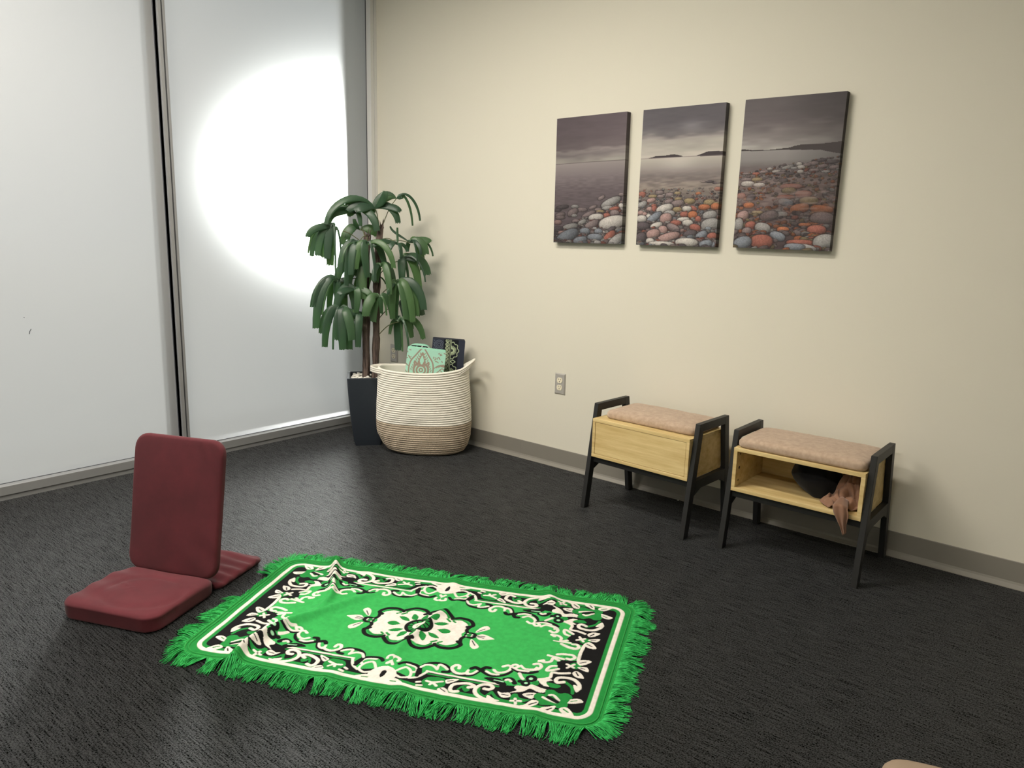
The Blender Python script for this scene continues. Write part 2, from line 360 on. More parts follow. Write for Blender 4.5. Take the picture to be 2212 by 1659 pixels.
def build_lamps():
    for k, (x, y) in enumerate(((0.75, -2.75), (1.65, -1.75), (3.0, -3.9))):
        t = tag(empty('ceiling_light', (x, y, ZC)), ('recessed ceiling light panel nearest the frosted windows', 'recessed ceiling light panel nearest the picture wall', 'recessed ceiling light panel farthest from the frosted windows')[k], 'light', 'recessed ceiling panels')
        bm = bmesh.new(); a, b, w = 0.6, 0.15, 0.02
        for q in ((-a - w, a + w, -b - w, -b), (-a - w, a + w, b, b + w), (-a - w, -a, -b, b), (a, a + w, -b, b)):
            hexa(bm, box_pts(*q, -0.012), box_pts(*q, -0.0005))
        bmobj('frame', bm, M['white_metal'], t)
        box('diffuser', -a, a, -b, b, -0.006, -0.001, M['lamp'], t)
build_room(); build_lamps()

# ------------------------------------------------------------------ wall outlets
def build_outlet(x, z, label):
    t = tag(empty('wall_outlet', (x, 0, z)), label, 'outlet', 'steel outlets on the cream wall')
    w, h, d, b = 0.035, 0.057, 0.0068, 0.006
    V = [(-w, 0, -h), (w, 0, -h), (w, 0, h), (-w, 0, h), (-w, -0.0012, -h), (w, -0.0012, -h), (w, -0.0012, h), (-w, -0.0012, h), (-w + b, -d, -h + b), (w - b, -d, -h + b), (w - b, -d, h - b), (-w + b, -d, h - b)]
    F = [(8, 9, 10, 11)] + [(i + 4, (i + 1) % 4 + 4, (i + 1) % 4 + 8, i + 8) for i in range(4)] + [(i, (i + 1) % 4, (i + 1) % 4 + 4, i + 4) for i in range(4)] + [(3, 2, 1, 0)]
    mesh('cover_plate', V, F, M['steel'], t)
    for s in (1, -1):
        zc = s * 0.0195; n = 20
        ring = [(0.0172 * math.cos(2 * math.pi * k / n), max(-0.0142, min(0.0142, 0.0172 * math.sin(2 * math.pi * k / n)))) for k in range(n)]
        V, F = loft([[(px, y, zc + pz) for px, pz in ring] for y in (-d + 0.001, -d - 0.0022)])
        rc = mesh('receptacle', V, F, M['ivory'], t)
        for sx in (-1, 1): box('slot', sx * 0.0063 - 0.0013, sx * 0.0063 + 0.0013, -d - 0.0026, -d - 0.002, zc + 0.001, zc + 0.0095, M['slot'], rc)
        V, F = loft([[(0.0027 * math.cos(2 * math.pi * k / 10), y, zc - 0.0068 + 0.0027 * math.sin(2 * math.pi * k / 10)) for k in range(10)] for y in (-d - 0.002, -d - 0.0026)])
        mesh('ground_hole', V, F, M['slot'], rc)
    V, F = loft([[(0.003 * math.cos(2 * math.pi * k / 10), y, 0.003 * math.sin(2 * math.pi * k / 10)) for k in range(10)] for y in (-d + 0.001, -d - 0.001)])
    mesh('screw', V, F, M['steel'], t)
build_outlet(1.476, 0.460, 'steel duplex wall outlet on bare cream wall left of the benches')
build_outlet(0.147, 0.466, 'steel duplex wall outlet behind the palm beside the basket')

# ------------------------------------------------------------------ canvases
PEB = """87,574,73,30,20b 166,594,44,18,10b 193,550,32,18,0b 254,578,47,18,0b 270,603,22,10,0g 339,572,41,20,35r 376,591,51,23,35g 349,507,79,33,10w 256,483,46,19,5w 233,517,47,19,20m 102,530,51,18,10g 25,507,25,13,0p 30,541,32,14,0d 274,550,25,13,0b 252,538,16,9,0g 344,542,32,11,25d 54,559,28,11,0p 137,502,25,11,0m 175,507,28,13,20g 212,469,44,14,20m 116,458,35,19,20m 167,446,38,11,0m 128,430,25,10,0g 38,471,32,14,10m 38,484,32,10,0m 126,474,19,8,0g 318,475,22,14,0r 359,443,32,11,10r 362,463,28,16,0m 319,438,32,11,5g 339,411,60,20,20g 267,447,22,9,0m 280,455,25,8,0y 284,390,22,10,20m 236,434,25,9,15m 50,432,41,11,5d 395,377,16,9,0m 397,429,14,13,0w 20,447,25,8,0d
264,590,60,20,0w 136,600,71,12,0w 75,589,23,14,0w 170,569,63,20,15p 89,556,38,22,10p 139,538,25,21,0p 192,527,38,17,-20m 104,518,34,15,15w 31,522,38,20,0d 26,576,30,26,20d 23,488,28,18,0w 89,482,46,18,30b 151,485,33,24,10p 141,441,46,20,15w 204,505,30,13,0r 264,504,28,15,0w 240,490,33,12,5w 302,525,29,17,-10r 279,553,35,18,10d 336,557,31,18,25b 387,561,25,17,10r 360,594,33,17,10b 374,510,46,28,10g 369,470,36,20,10g 286,469,25,18,0o 244,467,23,13,0r 314,488,15,15,0r 255,442,25,13,0w 287,441,20,11,-20r 340,435,30,13,0o 393,432,23,15,0o 207,446,25,13,0y 168,463,30,15,0g 206,418,35,15,5m 265,409,29,14,0y 209,399,20,8,0y 162,410,25,11,10m 110,369,23,10,0m 163,381,23,11,0m 68,404,25,11,10p 22,423,28,15,20g 18,376,20,13,0r 89,442,15,15,30r 63,444,18,11,0p 85,429,15,9,0r 16,461,18,11,0p 60,477,15,11,0w 117,387,20,8,0m 75,386,25,8,0y 363,416,30,15,0y 397,423,20,11,0y 307,376,15,7,0o 203,374,18,8,0y 366,529,15,10,0b 396,597,9,12,0b 38,466,13,9,0p 398,357,18,9,0r 391,332,20,6,0d 357,326,20,5,0d 328,325,18,4,0m
125,579,51,31,0r 42,586,42,27,15b 124,522,36,22,-10g 56,537,22,16,10m 70,512,25,17,10r 18,511,20,29,0g 33,473,27,21,20p 191,555,36,19,-15b 266,596,45,15,0b 318,597,40,13,-10g 382,571,45,31,10g 348,526,40,21,0r 290,578,62,13,0r 212,527,27,12,0o 364,479,49,25,0m 146,473,40,21,10m 271,442,42,21,10o 359,444,49,17,-5o 306,411,40,17,0y 212,417,33,15,-10b 61,398,21,15,15d 18,391,20,13,0r 95,459,27,8,0y 55,430,25,13,0o 220,370,31,13,0y 281,384,36,15,0r 227,354,49,12,0r 209,396,40,10,0r 193,330,20,8,0d 81,324,25,8,0y 41,341,31,12,0w 92,346,27,9,0w 35,323,27,6,0m 199,466,27,13,0g 299,506,27,8,0o 251,266,13,8,0w 259,279,18,9,0w 232,282,16,6,0g 306,266,25,9,5m 345,277,22,8,5m 390,282,20,8,5m 259,296,13,8,0w 313,293,22,8,0m 205,278,27,8,10g 159,293,20,6,5w 131,282,13,5,0w 105,294,22,6,5m 74,300,18,6,0r 32,299,20,5,0m 359,298,18,5,0g 380,262,27,8,5d 338,254,22,7,5d 282,271,18,7,0m 181,300,27,6,0m 217,303,22,6,0d""".strip().split('\n')
PAL = dict(g=(158, 156, 155), b=(132, 138, 148), w=(198, 193, 188), p=(172, 142, 138), r=(158, 100, 88), o=(178, 112, 80), d=(92, 84, 88), m=(136, 122, 123), y=(150, 134, 104))
def s2l(a): a = np.asarray(a, float) / 255; return np.where(a <= 0.04045, a / 12.92, ((a + 0.055) / 1.055) ** 2.4)
def paint_canvas(i, step=1.8):
    nx, ny = int(408 / step) + 1, int(608 / step) + 1
    xs, ys = np.linspace(0, 408, nx), np.linspace(0, 608, ny)
    r = Raster(xs, ys, (0, 0, 0)); X, Y = r.X, r.Y; G = X + 450 * i
    sky = [[(0, (92, 82, 88)), (100, (96, 86, 91)), (150, (104, 95, 98)), (162, (134, 126, 126)), (175, (118, 110, 112)), (195, (136, 130, 128)), (218, (150, 146, 140))],
           [(0, (88, 84, 90)), (70, (92, 88, 94)), (115, (112, 107, 110)), (135, (158, 152, 148)), (170, (168, 163, 156)), (214, (186, 180, 172))],
           [(0, (92, 86, 89)), (90, (100, 93, 96)), (130, (120, 113, 114)), (160, (132, 126, 126)), (185, (150, 145, 144)), (207, (178, 173, 170))]][i]
    hz = (218, 215, 206)[i]
    sea = [[(0, (140, 133, 132)), (60, (118, 109, 112)), (140, (92, 83, 87)), (400, (70, 62, 66))],
           [(0, (178, 172, 164)), (45, (150, 143, 139)), (80, (116, 107, 107)), (130, (120, 110, 106)), (400, (66, 58, 60))],
           [(0, (142, 138, 138)), (40, (132, 128, 128)), (70, (104, 96, 97)), (150, (108, 94, 92)), (400, (72, 60, 62))]][i]
    def prof(t, st): return np.stack([np.interp(t, [a for a, _ in st], [b[k] for _, b in st]) for k in range(3)], -1)
    cl = vnoise(G / 120, Y / 26 + X / 900, 3) * 0.6 + vnoise(G / 50, Y / 9, 4) * 0.4 - 0.5
    c = prof(Y + cl * 34 * np.clip(Y / 60, 0, 1), sky) * (1 + 0.10 * cl)[..., None]
    if i == 1:
        d = np.hypot((X - 250) / 60, (Y - 85) / 22); c += (26 * np.exp(-d * d))[..., None]
    if i == 2: c *= (1 - 0.30 * np.clip((X - 150) / 300, 0, 1))[..., None]
    if i == 0: c *= (0.90 + 0.12 * X / 408)[..., None]
    wv = vnoise(G / 26, Y / 5, 7) - 0.5
    w_ = prof(Y - hz, sea) * (1 + 0.16 * wv * np.clip((Y - hz - 40) / 70, 0, 1))[..., None]
    if i == 2: w_ *= (1 - 0.28 * np.clip((X - 190) / 220, 0, 1))[..., None]
    if i == 1: w_ += (18 * np.exp(-((X - 200) / 80) ** 2 - ((Y - 240) / 40) ** 2))[..., None]
    c = np.where((Y > hz)[..., None], w_, c)
    r.c = c
    dark = (62, 55, 58)
    if i == 0: r.line([(0, 221), (203, 218), (408, 217)], 2.4, (92, 82, 84))
    if i == 1:
        r.poly([(50, 216), (62, 211), (79, 207), (115, 207), (150, 204), (171, 203), (195, 207), (207, 215)], dark); r.poly([(290, 216), (311, 206), (340, 198), (388, 198), (430, 205), (430, 216)], dark); r.line([(0, 216), (408, 215)], 1.8, (110, 100, 102))
    if i == 2: r.poly([(-10, 207), (-5, 201), (11, 199), (51, 205), (118, 206), (206, 200), (226, 194), (256, 190), (323, 191), (420, 184), (420, 232), (380, 226), (330, 214), (200, 209)], (64, 58, 59), False)
    # pebbles, far to near: loose fillers then the ones picked out of the picture
    rnd = random.Random(40 + i); P = []
    shore = [lambda x: 560 - 0.42 * x + (0 if x > 120 else 0), lambda x: 352 - 0.0 * x, lambda x: 290 - 0.12 * x][i]
    for _ in range(760):
        x = rnd.uniform(-5, 413); y0 = max(shore(x), (395, 330, 230)[i]); y = y0 + (612 - y0) * rnd.random() ** 1.15
        k = (y - 220) / 390; a = ((4 if i < 2 else 7) + 15 * k * k) * rnd.uniform(0.6, 1.25); P.append((y, x, a, a * rnd.uniform(0.45, 0.65), rnd.uniform(-15, 25), rnd.choice('gmmdpgbwmr' if i < 2 else 'mmrdygoom'), 0.62 + 0.2 * rnd.random()))
    for e in PEB[i].split():
        q = e.split(','); P.append((float(q[1]) + 9, float(q[0]), float(q[2]), float(q[3]), float(q[4][:-1]), q[4][-1], 1.0))
    P.sort(key=lambda p: p[0] if p[6] < 1 else p[0] - 9 + p[3] * 0.8)
    lo = np.array((34, 29, 32))
    for y, x, a, b, an, cn, dim in P:
        if dim == 1.0: y -= 9
        m = max(a, b) + 3; w, XX, YY = r.win(x - m, x + m, y - m, y + m)
        if XX.size == 0: continue
        t = math.radians(-an); dx, dy = XX - x, YY - y
        u = (dx * math.cos(t) + dy * math.sin(t)) / a; v = (-dx * math.sin(t) + dy * math.cos(t)) / b
        rr = (np.abs(u) ** 2.3 + np.abs(v) ** 2.3) ** (1 / 2.3)
        z = np.sqrt(np.clip(1 - rr * rr, 0, 1)); sh = 0.50 + 0.34 * z - 0.30 * v * 0.8 - 0.08 * u
        sp = (vnoise(XX / 3.2, YY / 3.2, 11) - 0.5) * 0.22
        wet = 1.0
        if i == 2 and y < 500 and x > 120: wet = 0.86
        if i == 0: wet = 0.72 + 0.25 * min(1, x / 300)
        colr = np.array(PAL[cn]) * dim * wet
        shade = (colr * (np.clip(sh, 0.15, 1.15) * 1.12 * (1 + sp))[..., None])
        far = np.clip((y - 250) / 150, 0.35, 1)
        base = r.c[w]; al = np.clip((1.12 - rr) / 0.12, 0, 1)[..., None]; r.c[w] = base * (1 - 0.55 * al) + lo * 0.55 * al
        al = np.clip((1.0 - rr) / 0.10, 0, 1)[..., None] * (0.94 if (i < 2 or y > 520 or x < 110) else 0.72 if y > 330 else 0.85); r.c[w] = r.c[w] * (1 - al) + shade * al
    if i >= 1:   # drawn-out veil of moving water
        vl = vnoise(G / 34, Y / 7 + X / 160, 21); band = np.exp(-((Y - (345, 335, 395)[i]) / (34, 34, 70)[i]) ** 2) * (0.55 if i == 1 else 0.62)
        a = (band * np.clip(vl * 1.7 - 0.45, 0, 1))[..., None]; r.c = r.c * (1 - a) + np.array(((170, 160, 148), (168, 158, 146), (140, 124, 122))[i]) * a
    return nx, ny, xs, ys, s2l(np.clip(r.c, 8, 235))
def build_canvases():
    labs = ('left canvas print of the triptych, dark sea with pebbles along its bottom', 'middle canvas print of the triptych, two small islands over pale water', 'right canvas print of the triptych, long dark hill above a pebble shore')
    spots = ((1.4193, 1.8276, -0.35), (1.9122, 2.3161, 0.1), (2.3991, 2.807, 0.5))
    for i in range(3):
        nx, ny, xs, ys, c = paint_canvas(i)
        t = 0.032; x0, x1, tilt = spots[i]; w = (x1 - x0); h = 0.608
        Xg, Yg = np.meshgrid(xs / 408 * w - w / 2, h / 2 - ys / 608 * h)
        V = np.stack([Xg, np.full_like(Xg, -t), Yg], -1).reshape(-1, 3)
        # wrapped edges: the border pixels run round to the wall
        idx = np.arange(nx * ny).reshape(ny, nx); ring = np.concatenate([idx[0, :-1], idx[:-1, -1], idx[-1, ::-1][:-1], idx[::-1, 0][:-1]])
        cf = c.reshape(-1, 3); ev, ef, ec = [], [], []
        n = len(ring)
        a = V[ring].copy(); b = a.copy(); b[:, 1] = -0.001
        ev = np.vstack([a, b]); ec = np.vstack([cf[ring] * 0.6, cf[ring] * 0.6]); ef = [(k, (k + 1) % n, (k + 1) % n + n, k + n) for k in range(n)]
        o = grid_mesh('canvas_print', V, nx, ny, cf, M['canvas'], extra=(ev, ef, ec))
        o.location = ((x0 + x1) / 2, 0, 1.5054); o.rotation_euler = (0, R(tilt), 0)
        tag(o, labs[i], 'wall art', 'pebble beach triptych')
build_canvases()

# ------------------------------------------------------------------ storage benches
def build_bench(loc, rz, label, front, cushion_at, cushion_size):
    W, H, Dt, Df, tx = 0.542, 0.485, 0.2505, 0.4003, 0.022
    t = tag(empty('storage_bench', loc, rz), label, 'bench', 'black framed storage benches')
    ld = 0.036
    def ydep(z): return (Df + (Dt - Df) * z / H) / 2
    for sx in (-1, 1):
        xa, xb = sorted((sx * W / 2, sx * (W / 2 - tx)))
        for sy in (-1, 1):
            bm = bmesh.new()
            def q(z): a = sy * ydep(z); b = sy * (ydep(z) - ld); y0, y1 = min(a, b), max(a, b); return [(xa, y0, z), (xb, y0, z), (xb, y1, z), (xa, y1, z)]
            hexa(bm, q(0.0), q(H)); bmesh.ops.bevel(bm, geom=bm.edges[:], offset=0.0012, segments=1, affect='EDGES')
            bmobj('leg', bm, M['black_wood'], t)
        e = 0.0004
        bm = bmesh.new(); y0, y1 = ydep(H) - ld, ydep(H - 0.034) - ld
        hexa(bm, [(xa + e, -y1, H - 0.034), (xb - e, -y1, H - 0.034), (xb - e, y1, H - 0.034), (xa + e, y1, H - 0.034)], [(xa + e, -y0, H - e), (xb - e, -y0, H - e), (xb - e, y0, H - e), (xa + e, y0, H - e)]); bmobj('handle_rail', bm, M['black_wood'], t)
        bm = bmesh.new(); y0, y1 = ydep(0.243) - ld, ydep(0.197) - ld; ym = y1 - 0.05
        for a, b, za, zb in ((-y1, -ym, 0.180, 0.203), (-ym, ym, 0.203, 0.203), (ym, y1, 0.203, 0.180)):
            sc = y0 / y1; hexa(bm, [(xa + e, a, za), (xb - e, a, za), (xb - e, b, zb), (xa + e, b, zb)], [(xa + e, a * sc, 0.2425), (xb - e, a * sc, 0.2425), (xb - e, b * sc, 0.2425), (xa + e, b * sc, 0.2425)])
        bmobj('side_rail', bm, M['black_wood'], t)
    xi = W / 2 - tx - 0.0006
    for yc in (-0.135, 0.135): box('stretcher', -xi, xi, yc - 0.012, yc + 0.012, 0.214, 0.2424, M['black_wood'], t, 0.001, 1)
    # box of pale boards
    yf, yb, zb, zt, th = -0.1637, 0.125, 0.243, 0.423, 0.015
    box('top_board', -xi, xi, yf, yb, zt - th, zt, M['oak'], t, 0.0008, 1)
    box('bottom_board', -xi, xi, yf, yb, zb, zb + th, M['oak'], t, 0.0008, 1)
    for sx in (-1, 1):
        a, b = sorted((sx * xi, sx * (xi - th)))
        p = box('side_panel', a, b, yf + 0.0004, yb, zb + th + 0.0003, zt - th - 0.0003, M['oak'], t, 0.0006, 1)
        if front is None:
            for py, pz, rr in ((-0.130, 0.392, 0.0042), (-0.133, 0.335, 0.0062), (-0.135, 0.283, 0.0038)):
                V, F = loft([[(sx * (xi - th - d), py + rr * math.cos(2 * math.pi * k / 10), pz + rr * math.sin(2 * math.pi * k / 10)) for k in range(10)] for d in (0.0003, 0.0011)])
                mesh('peg_hole', V, F, M['hole'], p)
    bp = box('back_panel', -xi + th + 0.0004, xi - th - 0.0004, yb - 0.008, yb, zb + th + 0.0004, zt - th - 0.0004, M['oak'], t)
    if front is None:
        for px in (-0.20, 0.16):
            V, F = loft([[(px + 0.006 * math.cos(2 * math.pi * k / 12), yb - 0.008 - d, 0.37 + 0.006 * math.sin(2 * math.pi * k / 12)) for k in range(12)] for d in (0.0, 0.003)]); mesh('cam_cap', V, F, M['oak'], bp)
    else:
        box('front_panel', -xi + th + 0.0012, xi - th - 0.0012, yf + 0.0016, yf + 0.0136, zb + th + 0.0012, zt - th - 0.0012, M['oak'], t, 0.0012, 1)
    def wr(x, y, z, h):
        if z > 0.2 * h:
            z += 0.0016 * mnoise.noise(Vector((x * 14, y * 14, loc[0]))) + 0.0008 * mnoise.noise(Vector((x * 50, y * 40, 2)))
        return (x, y, z)
    c = slab('seat_cushion', cushion_size[0], cushion_size[1], 0.034, 0.03, 0.012, M['taupe'], t, dome=0.012, disp=wr, step=0.012, rings_in=10)
    c.location = (cushion_at[0], cushion_at[1], zt + 0.0006); c.rotation_euler = (0, 0, cushion_at[2])
    return t
b1 = build_bench((2.2083, -0.2394, 0), -0.0477, 'closed storage bench with black legs and pale wooden front under taupe cushion', True, (0.010, 0.012, R(1.0)), (0.452, 0.262))
b2 = build_bench((2.8768, -0.2236, 0), 0.0039, 'open-fronted storage bench with black legs holding a black bag and brown cloth', None, (0.0, -0.014, R(0.3)), (0.486, 0.285))

# things inside the open bench
def build_bag():
    t = empty('cloth_bag', (2.940, -0.228, 0.2586))
    tag(t, 'slumped black cloth bag inside the open bench beside the brown cloth', 'bag')
    rings = []
    for k in range(15):
        s = k / 14; z = 0.138 * s; rx = 0.098 * (math.sin(math.pi * min(1, 0.10 + 0.62 * s)) ** 0.6) * (1 - 0.40 * max(0, s - 0.55) / 0.45); ry = 0.092 * (math.sin(math.pi * (0.14 + 0.56 * s)) ** 0.6) * (1 - 0.45 * max(0, s - 0.6) / 0.4)
        lean = -0.052 * s
        r = []
        for j in range(40):
            a = 2 * math.pi * j / 40; n_ = mnoise.noise(Vector((math.cos(a) * 1.6, math.sin(a) * 1.6, s * 2.2)))
            w = 1 + 0.10 * n_ + 0.04 * math.sin(7 * a + 5 * s) * s
            r.append((rx * w * math.cos(a) + lean, ry * w * math.sin(a), z + 0.008 * math.sin(5 * a) * s))
        rings.append(r)
    V, F = loft(rings); mesh('bag_body', V, F, M['black_cloth'], t, True)
    pts = [(-0.052 + 0.066 * math.cos(a), 0.045 * math.sin(a), 0.131 + 0.003 * math.sin(3 * a)) for a in [2 * math.pi * k / 24 for k in range(25)]]
    tube('gathered_rim', pts, 0.0045, M['black_cloth'], t, 6)
def build_scarf():
    t = empty('brown_scarf', (3.068, -0.262, 0.2586)); tag(t, 'crumpled brown cloth spilling over the edge of the open bench', 'cloth')
    def fold_sheet(name, f, nu, nv):
        V = [f(i / nu, j / nv) for j in range(nv + 1) for i in range(nu + 1)]
        F = [(j * (nu + 1) + i, j * (nu + 1) + i + 1, (j + 1) * (nu + 1) + i + 1, (j + 1) * (nu + 1) + i) for j in range(nv) for i in range(nu)]
        o = mesh(name, V, F, M['brown_cloth'], t, True)
        sm = o.modifiers.new('thick', 'SOLIDIFY'); sm.thickness = 0.0014; sm.offset = 1
        return o
    def heap(u, v):     # crumpled heap against the side panel
        a = 2 * math.pi * u; ph = math.pi * 0.5 * v
        n_ = mnoise.noise(Vector((math.cos(a) * 1.9, math.sin(a) * 1.9, v * 2.4))); rg = abs(math.sin(4 * a + 5 * v + 3 * n_))
        rr = (1 + 0.22 * n_ + 0.20 * rg)
        x = 0.056 * rr * math.cos(a) * math.cos(ph) - 0.010; y = 0.085 * rr * math.sin(a) * math.cos(ph) + 0.03
        z = 0.134 * math.sin(ph) * (1 + 0.10 * n_) + 0.008 * rg * math.cos(ph)
        return (min(x, 0.0455 - 0.004 * rg), y, min(0.146, max(0.001, z)))
    fold_sheet('cloth_heap', heap, 110, 34)
    def spill(u, v):    # sheet running forward over the bottom board
        n_ = mnoise.noise(Vector((u * 4, v * 3, 3.3))); n2 = mnoise.noise(Vector((u * 9, v * 7, 8.1)))
        x = -0.096 + 0.140 * u + 0.014 * math.sin(7 * v + 3 * u); y = 0.0 - (0.092 + 0.022 * math.sin(math.pi * u * 1.4)) * v + 0.010 * n_
        fold = abs(math.sin(u * 9 + 2.2 * v + 2.2 * n_))
        z = (0.050 * (1 - v) ** 1.1 + 0.030 * fold * (0.45 + 0.55 * math.sin(math.pi * v)) + 0.012 * n2) * min(1, u * 4 + 0.15)
        return (min(x, 0.0455), max(y, -0.128), max(0.0025, z + 0.004))
    fold_sheet('cloth_spill', spill, 80, 40)
    def tail(u, v):     # twisted end hanging over the front edge
        w = 0.026 * (1 - 0.72 * max(0, v - 0.45) / 0.55) * (0.8 + 0.35 * math.sin(math.pi * min(1, v * 1.2)))
        a = (u - 0.5) * 2.6 + 0.9 * v
        cx = -0.022 + 0.034 * v
        if v < 0.28: f = v / 0.28; cy = -0.070 - 0.072 * f; cz = 0.036 - 0.004 * f
        else: f = (v - 0.28) / 0.72; cy = -0.146 - 0.004 * math.sin(5 * f); cz = 0.030 - 0.098 * f
        return (cx + w * math.sin(a), cy - 0.013 * math.cos(a) * (1 - 0.4 * v) + 0.0035 * math.sin(16 * u + 6 * v), cz + 0.012 * math.cos(a * 1.5) * (1 - v) + 0.010 * (u - 0.5) * v)
    fold_sheet('hanging_end', tail, 26, 40)
build_bag(); build_scarf()

# ------------------------------------------------------------------ meditation chair
def build_chair():
    t = empty('floor_chair', (1.184, -2.156, 0), R(24.2)); tag(t, 'maroon folding floor chair without legs, upright back, beside the green rug', 'chair')
    W = 0.362
    def wr_seat(x, y, z, h):
        f = max(0, (z - 0.3 * h) / (0.7 * h)); n_ = mnoise.noise(Vector((x * 9, y * 9, 1)))
        z += f * (0.0035 * n_ + 0.0030 * math.sin(70 * (y + 0.25 * x + 0.02 * n_)) * max(0, -x / 0.18) + 0.0035 * math.exp(-((y + 0.02 + 0.5 * (x + 0.02)) / 0.007) ** 2 - ((x + 0.02) / 0.06) ** 2))
        d = math.hypot((x - 0.03) / 0.13, (y + 0.02) / 0.10); z -= f * 0.004 * math.exp(-((d - 1) / 0.10) ** 2)
        k = 1 + 0.010 * math.sin(z * 420 + 2 * n_) * (1 if y < -0.05 else 0.3) if z < 0.9 * h else 1
        z *= (0.80 + 0.20 * min(1, max(0, (0.16 - y) / 0.1)))
        return (x * k, y * k, z)
    s = slab('seat_pad', W, 0.312, 0.056, 0.050, 0.013, M['maroon'], t, dome=0.007, disp=wr_seat, step=0.008, rings_in=16); s.location = (W / 2, -0.131, 0.001)
    def wr_back(x, y, z, h):
        if z > 0.5 * h:
            n_ = mnoise.noise(Vector((x * 5, y * 5, 7)))
            z += 0.003 * n_ + 0.0035 * math.exp(-((x - 0.13 + 0.55 * (y - 0.17)) / 0.010) ** 2) * max(0, min(1, (y - 0.10) / 0.1))
            z += 0.0022 * math.sin(46 * (y + 0.8 * x)) * max(0, (x + 0.02) / 0.18) * max(0, -y / 0.24)
        return (x, y, z)
    bk = slab('backrest', W, 0.480, 0.030, 0.050, 0.010, M['maroon'], t, dome=0.004, disp=wr_back, step=0.01, rings_in=16)
    L = 0.480; tilt = R(10)
    # the slab's local +y runs up the back, +z faces the sitter
    bk.matrix_local = Matrix.Translation((W / 2, 0.012, 0.046)) @ Matrix.Rotation(R(90) - tilt, 4, 'X') @ Matrix.Translation((0, L / 2, -0.017))
    bk.matrix_local = Matrix.Translation((W / 2, 0.020, 0.044)) @ Matrix(((1, 0, 0, 0), (0, math.sin(tilt), -math.cos(tilt), 0), (0, math.cos(tilt), math.sin(tilt), 0), (0, 0, 0, 1))) @ Matrix.Translation((0, L / 2, -0.017))
    def wr_flap(x, y, z, h):
        if z > 0.4 * h: z += 0.0030 * math.sin(120 * (y + 0.16 * x)) * (0.4 + 0.6 * abs(x) / 0.18) + 0.003 * mnoise.noise(Vector((x * 10, y * 10, 4)))
        return (x, y, z)
    fl = slab('rear_flap', W, 0.262, 0.020, 0.028, 0.009, M['maroon'], t, dome=0.004, disp=wr_flap, step=0.007, rings_in=22); fl.location = (W / 2, 0.160, 0.001)
build_chair()

